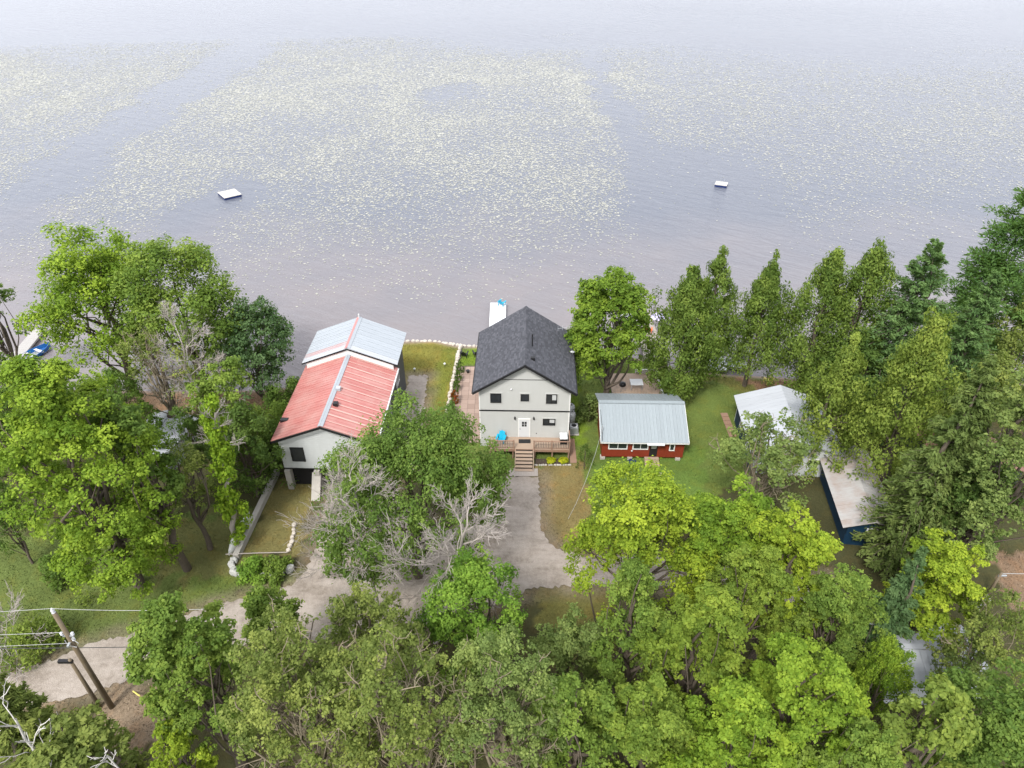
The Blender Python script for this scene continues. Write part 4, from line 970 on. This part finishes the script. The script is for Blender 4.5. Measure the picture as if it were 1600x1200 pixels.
# ------------------------------------------------------------------ walls, stones, poles
def rock(r, sx, sy, sz):
    bm_ = MB(); n = 7; vs = []; fs = []
    prof = ((.78, 0), (1.0, .45), (.85, .85), (.45, 1.0))
    for q, z in prof:
        for j in range(n):
            w = 2*math.pi*j/n; k = q*r.uniform(.85, 1.12); vs.append((math.cos(w)*k*sx/2, math.sin(w)*k*sy/2, z*sz*r.uniform(.93, 1.07)))
    for i in range(3):
        for j in range(n): fs.append((i*n+j, i*n+(j+1) % n, (i+1)*n+(j+1) % n, (i+1)*n+j))
    fs.append(tuple(range(3*n, 4*n))); return bm_.add(vs, fs)
def stone_row(name, label, pts, size, mat, seed, hgt=.45, cat='wall', rows=1):
    r = random.Random(seed); t = thing(name, label, cat, (0, 0, 0)); P = [Vector((*p[:2], 0)) for p in pts]; d_ = 0
    for a, b in zip(P, P[1:]):
        L = (b-a).length; s = 0
        while s < L:
            w = size*r.uniform(.75, 1.35); p = a.lerp(b, min(1, (s+w/2)/L)); g = float(np.interp(shore(p.x)-p.y, [-4, 0, 1.2, 3.5], [-2, -.95, -.35, 0]))
            o = rock(r, w*1.02, size*r.uniform(.8, 1.2), hgt*r.uniform(.8, 1.2)).build('stone', mat, t); o.location = (p.x + r.uniform(-.06, .06), p.y, g-.06); o.rotation_euler = (0, 0, math.atan2(b.y-a.y, b.x-a.x) + r.uniform(-.2, .2)); s += w
    return t
stone_row('stone_wall', 'low wall of pale stones between the dry lawn and the patio', [at(720, 535), at(708, 595), at(697, 655), at(690, 690)], .48, M['stone'], 3)
stone_row('shore_stones', 'line of pale stones edging the lake beside the dry lawn', [(-13.0, 69.6), (-10.5, 70.1), (-8, 69.8), (-6.2, 69.0), (-3.6, 68.7), (-1, 68.4)], .5, M['stone'], 5, .35)
stone_row('stone_planter', 'curved planter of grey stones at the foot of the terrace lawn', [at(368, 874), at(362, 884), at(366, 896), at(378, 903), at(405, 905), at(432, 902), at(455, 892)], .6, M['stone_grey'], 8, .6)
stone_row('stone_edging', 'short line of pale stones on the right of the terrace lawn', [at(451, 864), at(457, 845), at(460, 822)], .42, M['stone'], 9, .35)
tw = thing('terrace_wall', 'long pale concrete retaining wall left of the terrace lawn', 'wall', (0, 0, 0))
a0, a1, a2 = Vector(at(370, 874)), Vector(at(410, 790)), Vector(at(434, 740))
for a, b in ((a0, a1), (a1, a2)):
    dv = (b-a).normalized(); sd2 = Vector((dv.y, -dv.x, 0))*.22
    MB().slab([a-sd2+Vector((0, 0, .55)), a+sd2+Vector((0, 0, .55)), b+sd2+Vector((0, 0, .55)), b-sd2+Vector((0, 0, .55))], .7).build('wall_section', M['concrete'], tw)
cv = thing('overturned_canoe', 'pale upturned canoe lying along the terrace wall', 'canoe', ((a0+(a1-a0)*.45)+Vector((-.75, 0, 0))), math.atan2(a1.y-a0.y, a1.x-a0.x)-math.pi/2)
vs = []; fs = []
for i, f in enumerate(np.linspace(-1, 1, 11)):
    w = .45*(1-abs(f)**2.4)+.01; h_ = .42*(1-.5*abs(f)**3)
    for j in range(7): q = math.pi*j/6; vs.append((math.cos(q)*w, f*2.3, math.sin(q)*h_+.02))
for i in range(10):
    for j in range(6): fs.append((i*7+j, i*7+j+1, (i+1)*7+j+1, (i+1)*7+j))
MB().add(vs, fs).build('hull', M['trim_white'], cv, True); MB().tube([(0, -2.28, .25), (0, 0, .45), (0, 2.28, .25)], .02, 5).build('keel', M['galv'], cv)
tag(MB().tube([(-22.5, 37.1, .5), (-19.9, 37.2, .55), (-17.7, 37.3, .5)], .045, 6).build('timber_rail', M['grey_wood']), 'grey timber rail lying across the foot of the terrace lawn', 'rail')
gb = tag(MB().box(2.1, 5.3, 48.05, 48.75, 0, .06).build('garden_bed', M['soil']), kind='structure')
stone_row('bed_edging', 'small brown edging stones around the mulch bed below the deck', [(2.0, 47.95), (5.3, 47.95)], .22, M['concrete'], 14, .14)
tag(box('side_walk', M['rail_wood'], None, 5.35, 5.95, 48.2, 51.6, .0, .06), kind='structure')

def pole(name, label, p, H, rad):
    t = thing(name, label, 'pole', (p[0], p[1], 0)); MB().tube([(0, 0, -.5), (0, 0, H*.5), (0, 0, H)], [rad*1.25, rad*1.05, rad*.85], 12).build('post', M['pole_wood'], t, True); return t
pb = at(175, 1105); up = pole('utility_pole', 'tall wooden utility pole leaning over the gravel road at the left', pb, 9.9, .145)
MB().lathe([(.05, 9.9), (.12, 9.95), (.07, 10.05), (.12, 10.12), (.05, 10.3)], n=10).build('insulator', M['insulator'], up)
box('bracket', M['galv'], up, -.3, .35, -.06, .06, 7.7, 7.82); box('bracket', M['galv'], up, -.06, .06, -.4, .05, 7.2, 7.3)
for x, z in ((-.3, 7.83), (.33, 7.83), (.2, 7.3)): MB().lathe([(.05, 0), (.1, .05), (.06, .12), (.1, .19), (.04, .25)], (x, 0, z), 8).build('insulator', M['insulator'], up)
MB().tube([(.2, -.1, 7.6), (.55, -.2, 7.3), (.3, -.2, 6.9), (-.15, -.2, 7.1), (-.2, -.15, 7.5)], .025, 5).build('cable_loop', M['wire'], up)
pb2 = at(156, 1105); sp = pole('short_pole', 'short wooden pole stub standing beside the tall utility pole', pb2, 5.35, .115)
box('bracket', M['metal_dark'], sp, -.75, .1, -.1, .1, 5.05, 5.25)
def wire(name, label, a, b, sag, rad, mat):
    a, b = Vector(a), Vector(b); pts = [a.lerp(b, t)+Vector((0, 0, -sag*4*t*(1-t))) for t in np.linspace(0, 1, 13)]
    tag(MB().tube(pts, rad, 5).build(name, mat), label, 'wire')
T0 = Vector((pb[0], pb[1], 0))
wire('overhead_wire', 'overhead wire running right from the top of the tall pole', T0+Vector((0, 0, 10.3)), (-16.5, 25.3, 9.7), .2, .013, M['wire'])
wire('overhead_wire', 'overhead wire running left from the top of the tall pole', T0+Vector((0, 0, 10.3)), (-62, 24.0, 10.0), .6, .013, M['wire'])
wire('telephone_wire', 'upper of two lower wires running left from the tall pole', T0+Vector((-.3, 0, 8.05)), (-62, 25.5, 6.8), .5, .013, M['wire'])
wire('telephone_wire', 'lowest wire running left from the tall pole', T0+Vector((0, -.2, 7.3)), (-62, 25.0, 5.9), .5, .013, M['wire'])
wire('black_cable', 'black cable running both ways past the short pole over the road', (-62, 25.5, 5.1), (-17, 26, 5.0), .1, .025, M['wire_dark'])
p3 = at(1543, 930); fp = pole('far_pole', 'pale wooden pole with bracket at the far right edge', p3, 2.6, .10); box('bracket', M['galv'], fp, -.1, .5, -.05, .05, 2.2, 2.3)
wire('overhead_wire', 'overhead wire running off to the right from the pale pole', Vector((p3[0], p3[1], 2.5)), (62, 33, 3.4), .2, .02, M['wire'])
wb = thing('garden_urn', 'pale blue-white garden urn on the ground at the lower right', 'urn', at(1525, 950))
MB().lathe([(.3, 0), (.22, .15), (.12, .4), (.45, .9), (.55, 1.25), (.5, 1.3), (.3, 1.1)], n=14).build('bowl', M['insulator'], wb, True)
ug = MB().lathe([(.10, .0), (.16, .12), (.20, .34), (.13, .38)], (-4.75, 62.5, .08), 12).build('patio_pot', M['metal_dark']); tag(ug, 'small dark pot standing alone on the paved patio', 'pot')
for p, lab in (((695, 573), 'small white solar lamp on the dry lawn near the stone wall'), ((648, 581), 'small dark-based lamp with white cap beside the gravel path')):
    q = at(*p); t = thing('solar_lamp', lab, 'lamp', (q[0], q[1], 0)); MB().tube([(0, 0, 0), (0, 0, .32)], .03, 6).build('stake', M['metal_dark'], t); MB().lathe([(.11, .32), (.13, .44), (.05, .52)], n=10).build('cap', M['white_vinyl'], t)
ym = tag(MB().tube([at(208, 1080), at(222, 1094)[:2]+(.5,)], .05, 6).build('guy_marker', M['yellow']), 'yellow guy-wire marker tube near the utility pole', 'marker')

# ------------------------------------------------------------------ the trees, one by one
GL, GR, GF, GC = 'trees on the left', 'trees on the right', 'foreground woodland trees', 'lakeside trees'
B = 'broad'
tree('ash_tree', 'tall airy light green tree at the left lakeshore', B, 150, 455, 345, 612, 195, 'bright', 1, GC, leaf=.27, nclump=170, per=110, low=.04, lump=.3, clump=(.15, .27))
tree('ash_tree', 'broad mid-green tree on the left shore, right of the tallest airy one', B, 285, 480, 378, 622, 190, 'mid', 2, GC, leaf=.27, nclump=170, per=115, low=.03, lump=.25)
tree('elm_tree', 'dark bluish-green tree by the water left of the red roof', B, 392, 548, 462, 622, 128, 'blue', 3, GC, leaf=.25, nclump=120, per=105, low=.0)
tree('shore_tree', 'dark green tree cut by the left edge near the lake', B, -22, 485, 400, 600, 100, 'green', 4, GC, nclump=70, per=90, low=.15, share='backA')
tree('shore_tree', 'low bushy tree at the left edge below the blue boat', B, -5, 610, 560, 690, 120, 'mid', 5, GC, nclump=70, per=90, low=.05, share='backB')
tree('dead_tree', 'bare pale dead tree behind the vine-covered snag', 'dead', 285, 570, 488, 700, 150, None, 6, GL, mat=M['bark_pale'], levels=4, nmain=10, lean=(.6, 0), tr=.16)
tree('thin_tree', 'thin grey-green half-leafless tree beside the bare dead tree', B, 235, 550, 490, 690, 130, 'olive', 7, GL, nclump=70, per=38, low=.2, twigs=3, clump=(.12, .2), leaf=.2)
tree('maple_tree', 'huge bright green maple on the left before the white roofed outbuilding', B, 132, 735, 552, 915, 258, 'bright', 8, GL, leaf=.22, nclump=320, per=135, low=.0, clump=(.11, .2), lump=.2)
tree('shade_tree', 'dark green tree with thick bare trunk right of the huge maple', B, 228, 730, 610, 888, 95, 'green', 9, GL, leaf=.24, nclump=70, per=90, low=.3, trunk_r=.28)
tree('small_olive_tree', 'slender olive tree with thin trunk between maple and vine snag', B, 292, 760, 690, 858, 85, 'olive', 10, GL, leaf=.18, nclump=45, per=60, low=.3, clump=(.2, .34))
tree('green_tree', 'fresh green tree right of the vine snag behind the terrace', B, 355, 625, 558, 745, 105, 'mid', 11, GL, nclump=80, per=90, low=.08)
tree('green_tree', 'dark leafy tree at the corner of the terrace wall', B, 385, 712, 640, 775, 112, 'dark', 12, GL, nclump=80, per=90, low=.05, share='backB')
tree('back_tree', 'shaded tree behind the huge maple at the left edge', B, 12, 690, 610, 800, 120, 'green', 13, GL, nclump=90, per=90, low=.05, share='backA')
tree('back_tree', 'deep green low tree at the left edge beside the grass', B, 12, 815, 740, 880, 80, 'dark', 14, GL, nclump=60, per=80, low=.05, share='backB')
tree('back_tree', 'tree filling the gap behind the maple towards the lake', B, 60, 600, 570, 700, 130, 'mid', 15, GL, nclump=80, per=80, low=.1, share='backA')
tree('back_tree', 'mid green tree behind the white roofed left outbuilding', B, 195, 640, 575, 730, 85, 'green', 16, GL, nclump=70, per=80, low=.1, share='backB')
tree('back_tree', 'shadowy tree between the outbuilding and the vine snag', B, 300, 695, 635, 765, 70, 'dark', 17, GL, nclump=60, per=80, low=.05, share='backA')
for i, (x, y, t, b, w, lab) in enumerate(((462, 600, 575, 632, 56, 'dark shrub against the far left eave of the red roof'), (442, 640, 612, 676, 70, 'dark shrub against the middle of the left red-roof wall'), (412, 668, 640, 715, 80, 'tall shrub left of the red-roofed house halfway along'), (405, 720, 690, 755, 90, 'dark shrub at the front left corner of the red-roofed house'), (425, 610, 590, 650, 60, 'low shrub near the sandy bank behind the red-roofed house'))):
    tree('hedge_shrub', lab, 'shrub', x, y, t, b, w, ('green', 'mid', 'green', 'dark', 'green')[i], 20+i, 'shrubs along the red-roofed house', 'shrub', n=3600, nclump=34)
# vine-clad snag
x, y, H, R = place(330, 720, 590, 850, 90); vs_ = thing('vine_snag', 'dead snag wrapped in a bright green climbing vine', 'tree', (x, y, 0), 0, GL); r_ = np.random.default_rng(77)
dead_wood(vs_, H, 2.2, r_, M['bark_pale'], lean=(1.2, .4), levels=3, nmain=9, first=.72, tr=.2)
nc_ = 62; fc = r_.random(nc_)**1.1*.84; ac = r_.uniform(0, 6.28, nc_); rad_ = (.25+.75*r_.random(nc_))*(1.15-.6*fc)
cc_ = np.stack([1.2*fc+np.cos(ac)*rad_, .4*fc+np.sin(ac)*rad_, fc*H+r_.normal(size=nc_)*.2], 1); cr_ = r_.uniform(.32, .62, nc_)
ci_ = np.repeat(np.arange(nc_), 130); m_ = len(ci_); dv_ = nrm(r_.normal(size=(m_, 3))+np.array([0, 0, .3])); a_ = np.arctan2(dv_[:, 1], dv_[:, 0])
ps = cc_[ci_] + dv_*(cr_[ci_]*r_.random(m_)**.35)[:, None]
o_ = link_mesh('vine', leaves_mesh('vine', ps, nrm(np.stack([np.cos(a_), np.sin(a_), .5+0*a_], 1)+r_.normal(size=(m_, 3))*.45), np.full(m_, .2), r_, .8, np.clip(.55+.3*r_.normal(size=m_), 0, 1)), M['leaf'], vs_); o_.color = (*COLR['vine'], 1)

tree('centre_maple', 'large dark green tree before the red-roofed house and the drive', B, 640, 765, 648, 900, 305, 'green', 30, GF, leaf=0.193, nclump=260, per=176, low=.12, clump=(.11, .19), upright=.5, lump=.22, trunk_r=.3)
tree('dead_tree', 'bare grey dead tree with upright trunk on the drive', 'dead', 556, 790, 690, 965, 205, None, 31, GF, mat=M['bark_pale'], levels=4, nmain=13, first=.3, tr=.17, up=.75, fine=1.15)
tree('dead_tree', 'bare dead tree leaning right before the dark green tree', 'dead', 655, 810, 745, 1005, 215, None, 32, GF, mat=M['bark_pale'], levels=4, nmain=12, first=.4, lean=(3.0, -.6), tr=.22, up=.4, fine=1.15)
tree('fresh_tree', 'fresh light green bushy tree at the near end of the drive', B, 748, 950, 876, 1065, 178, 'fresh', 33, GF, leaf=0.162, nclump=130, per=144, low=.15, clump=(.13, .24), share='mapleD')
tree('small_tree', 'mid green small tree at the near edge of the gravel road', B, 428, 975, 922, 1065, 100, 'mid', 34, GF, leaf=0.169, nclump=80, per=112, low=.1)
tree('roadside_tree', 'dense dark green tree right of the utility poles', B, 308, 1045, 925, 1200, 165, 'mid', 35, GF, leaf=0.177, nclump=150, per=152, low=.08, clump=(.13, .23))
tree('young_tree', 'small yellow-green sapling at the bottom left below the roadside tree', B, 275, 1175, 1132, 1270, 90, 'yellow', 36, GF, leaf=0.154, nclump=50, per=112, low=.1, share='limeB')
tree('box_elder', 'sparse twiggy tree at the bottom, right of the roadside tree', B, 468, 1090, 975, 1260, 245, 'olive', 37, GF, leaf=0.154, nclump=230, per=80, low=.1, twigs=4, clump=(.09, .16), limbs=14, share='elderA')
tree('box_elder', 'largest sparse tree showing tan branches at the bottom centre', B, 625, 1095, 985, 1275, 260, 'olive', 38, GF, leaf=0.154, nclump=230, per=67, low=.1, twigs=6, clump=(.08, .15), limbs=16)
tree('box_elder', 'sparse twiggy tree at the bottom, right of centre', B, 785, 1105, 1005, 1275, 215, 'ash', 39, GF, leaf=0.154, nclump=200, per=80, low=.1, twigs=4, clump=(.09, .16), limbs=12, share='elderA')
tree('box_elder', 'olive tree just below the two bare dead trees', B, 585, 990, 920, 1110, 170, 'olive', 40, GF, leaf=0.154, nclump=120, per=96, low=.1, twigs=2, clump=(.12, .2))
tree('willow_tree', 'pale olive small tree left of the grassy gap', B, 885, 1015, 960, 1110, 120, 'ash', 41, GF, leaf=0.146, nclump=90, per=120, low=.1)
tree('willow_tree', 'dull green tree at the bottom right of centre', B, 905, 1135, 1060, 1275, 150, 'mid', 42, GF, leaf=0.162, nclump=120, per=128, low=.1, share='mapleC')
tree('yellow_maple', 'bright yellow-green maple before the red cottage', B, 1000, 848, 745, 990, 232, 'yellow', 43, GF, leaf=0.193, nclump=170, per=168, low=.15, clump=(.12, .22), lump=.25)
tree('yellow_maple', 'lime green maple right of the brightest yellow one', B, 1130, 850, 755, 975, 175, 'bright', 44, GF, leaf=0.193, nclump=130, per=168, low=.15, clump=(.13, .23), share='mapleE')
tree('ash_tree', 'grey-green twiggy tree on the lawn before the white roofed cottage', B, 1185, 742, 640, 850, 170, 'ash', 45, GR, leaf=.21, nclump=120, per=62, low=.12, twigs=3, clump=(.12, .2), share='ashA')
tree('yellow_cedar', 'light yellow-green tree against the right of the white roof', 'cedar', 1310, 610, 540, 735, 95, 'gold', 46, GR, n=15300)
tree('yellow_maple', 'yellow-green tree left of the navy shed', B, 1222, 890, 785, 1030, 150, 'yellow', 47, GR, leaf=0.185, nclump=150, per=152, low=.1, clump=(.12, .22), share='limeA')
tree('hemlock_tree', 'large dark olive hemlock overhanging the navy shed', 'spruce', 1478, 715, 560, 875, 165, 'hemlock', 48, GR, n=40800, leaf=.27)
tree('yellow_cedar', 'tall yellowish cedar in front of the spruces at the right', 'cedar', 1432, 590, 498, 770, 120, 'gold', 49, GR, n=22100)
tree('poplar_tree', 'tall grey-green poplar at the right edge', B, 1575, 725, 552, 915, 150, 'ash', 50, GR, leaf=.22, nclump=170, per=85, low=.1, clump=(.14, .24))
tree('shade_tree', 'deep green tree between hemlock and poplar', B, 1515, 800, 700, 905, 130, 'dark', 51, GR, nclump=100, per=90, low=.05, share='backA')
tree('yellow_maple', 'yellow-green maple right of the navy shed', B, 1465, 905, 832, 1030, 135, 'yellow', 52, GR, leaf=0.177, nclump=100, per=136, low=.1, share='limeA')
tree('blue_spruce', 'bluish green spruce between two yellow-green maples', 'spruce', 1392, 960, 858, 1075, 105, 'blue', 53, GR, n=18700, leaf=.24)
tree('lime_tree', 'vivid lime-green young tree beside the white roofed outbuilding', B, 1372, 1075, 1008, 1180, 95, 'bright', 54, GR, leaf=0.169, nclump=80, per=136, low=.05, share='mapleD')
tree('lime_tree', 'yellowish rounded tree in front of the white roofed outbuilding', B, 1442, 1155, 1072, 1300, 155, 'gold', 55, GR, leaf=0.162, nclump=130, per=144, low=.1, share='limeB')
tree('olive_tree', 'olive green tree at the right edge below the brown clearing', B, 1545, 1010, 938, 1110, 150, 'olive', 56, GR, leaf=0.162, nclump=90, per=120, low=.1, twigs=2, share='ashA')
tree('shade_tree', 'dark green tree in the bottom right corner', B, 1562, 1130, 1045, 1270, 175, 'green', 57, GR, leaf=0.169, nclump=120, per=136, low=.1, twigs=2, share='mapleC')
tree('maple_tree', 'bright green maple in the lower right woodland, left of the lime tree', B, 1250, 1110, 1000, 1240, 185, 'bright', 58, GR, leaf=0.177, nclump=150, per=152, low=.1, clump=(.12, .22), share='mapleA')
tree('maple_tree', 'mid green maple in the foreground below the yellow maples', B, 1085, 1040, 930, 1170, 175, (.150,.215,.030), 59, GR, leaf=0.177, nclump=140, per=152, low=.1, clump=(.13, .23), share='mapleB')
tree('maple_tree', 'green maple beside the grassy gap, left edge of the right woodland', B, 985, 985, 890, 1115, 130, 'mid', 60, GR, leaf=0.169, nclump=110, per=136, low=.12, share='mapleC')
tree('maple_tree', 'dull green maple at the bottom, left end of the right woodland', B, 1000, 1145, 1065, 1290, 165, (.140,.205,.032), 61, GR, leaf=0.169, nclump=130, per=144, low=.1, share='mapleA')
tree('maple_tree', 'broad green maple at the bottom edge below the mid green one', B, 1140, 1170, 1095, 1320, 190, 'bright', 62, GR, leaf=0.169, nclump=140, per=152, low=.1, share='mapleB')
tree('maple_tree', 'half-shown green maple at the bottom edge left of the yellowish tree', B, 1335, 1185, 1125, 1330, 150, 'mid', 63, GR, leaf=0.169, nclump=110, per=144, low=.1, share='mapleB')
tree('maple_tree', 'green maple squeezed between lime maple and yellow-green tree', B, 1165, 935, 855, 1075, 140, (.150,.215,.032), 64, GR, leaf=0.177, nclump=110, per=144, low=.1, share='mapleA')
tree('maple_tree', 'mid green maple filling the gap left of the blue spruce', B, 1305, 965, 880, 1095, 140, 'mid', 84, GR, share='mapleB')
tree('ash_tree', 'thin twiggy tree overhanging the white roofed outbuilding', B, 1512, 1045, 1000, 1120, 95, 'ash', 85, GR, share='ashA')
tree('cottonwood_tree', 'tall oval leafy green tree right of the grey house by the lake', B, 957, 508, 408, 628, 132, (.120,.195,.024), 65, GC, leaf=.28, nclump=160, per=125, low=.05, clump=(.16, .28), lump=.10)
tree('cedar_tree', 'taller back cedar behind the red cottage', 'cedar', 1112, 490, 403, 602, 76, 'cedar', 66, GC, n=18700, low=.1)
tree('cedar_tree', 'wide cedar in front of the taller one, trunk beside the deck', 'cedar', 1066, 530, 428, 622, 92, 'cedar', 67, GC, n=25500, low=.12)
tree('cedar_tree', 'lone pointed cedar with bare trunk behind the lawn', 'cedar', 1184, 515, 417, 602, 84, 'cedar', 68, GC, n=22100, low=.22)
tree('cedar_tree', 'leftmost cedar of the right lakeside clump', 'cedar', 1276, 505, 402, 615, 105, 'cedar', 69, GC, n=23800, low=.05)
tree('cedar_tree', 'second cedar in the right lakeside clump', 'cedar', 1342, 490, 388, 625, 115, 'cedar', 70, GC, n=23800, low=.05)
tree('larch_tree', 'feathery green larch in the middle of the right lakeside clump', 'larch', 1420, 495, 378, 650, 185, 'larch', 71, GC, n=34000)
tree('larch_tree', 'feathery larch left of the tall pine', 'larch', 1512, 535, 425, 690, 155, 'larch', 72, GC, n=28900)
tree('white_pine', 'tall tiered pine at the far right reaching above the other trees', 'pine', 1578, 420, 303, 600, 165, 'pine', 73, GC, n=40800, leaf=.33)
tree('shore_tree', 'olive tree under the tall pine at the right edge', B, 1590, 545, 470, 650, 110, 'olive', 74, GC, nclump=80, per=85, low=.05, share='backB')
tree('shore_tree', 'dark green tree in the shade below the larches', B, 1340, 580, 520, 650, 120, 'dark', 75, GC, nclump=80, per=85, low=.05, share='backA')
tree('shore_tree', 'dense olive tree between larch and poplar', B, 1530, 640, 560, 740, 120, 'olive', 76, GC, nclump=90, per=85, low=.05, share='backB')
tree('bare_tree', 'bleached bare branches rising at the lower left corner, left one', 'dead', 45, 1150, 1058, 1320, 210, None, 80, GF, mat=M['bark_white'], levels=3, nmain=7, first=.45, tr=.14, up=1.1, fine=.45, rmin=.025)
tree('bare_tree', 'bleached bare branches at the lower left, right one beside the pole base', 'dead', 180, 1200, 1130, 1340, 130, None, 81, GF, mat=M['bark_white'], levels=3, nmain=6, first=.5, tr=.11, up=1.3, fine=.4, rmin=.022)
tree('corner_pine', 'dull green conifer in the lower left corner', 'larch', 25, 1130, 1045, 1280, 190, 'olive', 82, GF, n=23800, leaf=.26)
tree('corner_tree', 'mid green bush tree at the bottom left beneath the bleached branches', B, 120, 1185, 1128, 1300, 160, 'olive', 83, GF, leaf=0.169, nclump=120, per=136, low=.05, share='limeB')
# shrubs and small plants
tree('house_shrub', 'rounded grey-green shrub between the grey house and the red cottage', 'shrub', 922, 630, 602, 658, 46, 'ash', 90, None, 'shrub', n=3600, nclump=30)
tree('house_shrub', 'small dark shrub at the left edge grass near the big maple', 'shrub', 85, 885, 862, 905, 60, 'green', 91, None, 'shrub', n=2600)
tree('roadside_shrub', 'yellowish roadside shrub at the left edge by the brush pile', 'shrub', 45, 985, 965, 1012, 90, 'gold', 92, None, 'shrub', n=3200)
tree('planter_shrub', 'fresh green plants filling the left half of the stone planter', 'shrub', 395, 885, 868, 898, 50, 'fresh', 93, 'plants in the stone planter', 'shrub', n=2600)
tree('planter_shrub', 'fresh green plants filling the right half of the stone planter', 'shrub', 428, 880, 862, 896, 52, 'mid', 94, 'plants in the stone planter', 'shrub', n=2600)
tree('brush_pile', 'heap of grey dead branches lying at the left edge by the shrub', 'dead', 15, 1000, 965, 1020, 130, None, 95, None, 'brush', mat=M['bark_pale'], levels=3, nmain=9, first=.1, tr=.05, up=.05, rmin=.02)
for i, (px, py, h_, lab, col) in enumerate(((719, 582, 1.5, 'small arborvitae nearest the lake along the stone wall', 'dark'), (716.5, 597, 1.5, 'second small arborvitae from the lake along the stone wall', 'dark'), (714, 612, 1.5, 'third small arborvitae from the lake along the stone wall', 'dark'), (711, 630, 1.7, 'rust-brown dead arborvitae in the row along the stone wall', 'rust'), (706, 646, 1.6, 'small arborvitae nearest the road along the stone wall', 'dark'), (912, 732, 2.9, 'narrow dark arborvitae on the lawn left of the red cottage', 'dark'), (899, 602, 2.4, 'dark column shrub at the right wall of the grey house', 'dark'), (900, 575, 2.4, 'dark column shrub farther back at the right wall of the grey house', 'dark'))):
    q = at(px, py); t = thing('arborvitae', lab, 'shrub', (q[0], q[1], 0), 0, 'small columnar evergreens'); r_ = np.random.default_rng(300+i)
    conifer(t, h_, h_*.27, r_, (.20, .055, .012) if col == 'rust' else COLR['dark'], leaf=.11, kind='cedar', n=1600)
for i, (x, lab) in enumerate(((3.6, 'left yellow-green hosta in the bed below the deck'), (4.75, 'right yellow-green hosta in the bed below the deck'))):
    t = thing('hosta', lab, 'plant', (x, 48.35, .05), 0, 'hostas below the deck'); r_ = np.random.default_rng(400+i); n_ = 130; a_ = r_.uniform(0, 6.28, n_); f_ = r_.random(n_)**.5
    ps = np.stack([np.cos(a_)*f_*.42, np.sin(a_)*f_*.42, .42-.26*f_+.05*r_.random(n_)], 1); out = np.stack([np.cos(a_), np.sin(a_), 0*a_-.3], 1)
    o_ = link_mesh('leaves', leaves_mesh('leaves', ps, nrm(np.stack([np.cos(a_)*.4, np.sin(a_)*.4, 1+0*a_], 1)+r_.normal(size=(n_, 3))*.2), np.full(n_, .26), r_, .55, np.clip(.6+.25*r_.normal(size=n_), 0, 1), out), M['leaf'], t); o_.color = (.24, .27, .012, 1)

# ------------------------------------------------------------------ grass (uncountable)
def grass():
    r = np.random.default_rng(99); n = 230000
    x = r.uniform(-45, 42, n); y = r.uniform(22, 70, n)
    ix = np.clip(np.searchsorted(gx, x)-1, 0, nx-2); iy = np.clip(np.searchsorted(gy, y)-1, 0, ny-2)
    c = C[iy, ix]; z = Z[iy, ix]
    green = c[:, 1]/np.maximum(c[:, 0], 1e-4)
    keep = (green > .6) & (shore(x)-y > 1.6) & (c.sum(1) > .13) & ~inside(x, y, ROAD) & ~inside(x, y, PATCH)
    keep &= ~((x > -6.1) & (x < -2.9) & (y > 51) & (y < 64))
    x, y, z, c = x[keep], y[keep], z[keep], c[keep]; m = len(x)
    h = r.uniform(.04, .13, m)*(.6+.8*vnoise(x, y, 1.5, 12)); a = r.uniform(0, 6.28, m); w = r.uniform(.02, .05, m); tx = r.normal(size=m)*.05; ty = r.normal(size=m)*.05
    V = np.empty((m, 3, 3), np.float32)
    V[:, 0] = np.stack([x-np.cos(a)*w, y-np.sin(a)*w, z], 1); V[:, 1] = np.stack([x+np.cos(a)*w, y+np.sin(a)*w, z], 1); V[:, 2] = np.stack([x+tx, y+ty, z+h], 1)
    me = np_mesh('grass', V.reshape(-1, 3), np.arange(m*3).reshape(m, 3), False, None, np.repeat(np.clip(c*1.25*r.uniform(.7, 1.3, (m, 1)), 0, 1), 3, 0))
    tag(link_mesh('grass', me, M['blade']), 'short grass of the lawns, green to straw coloured', 'grass', kind='stuff')
gm = N('blade'); _a = gm.n('ShaderNodeAttribute'); _a.attribute_name = 'soil'; M['blade'] = gm.done(gm.bsdf(_a.outputs['Color'], .7, 0, None, .2))
grass()
print('trees', len(TREES), 'leaves', sum(t[-1] for t in TREES))
for t in TREES: print(t)
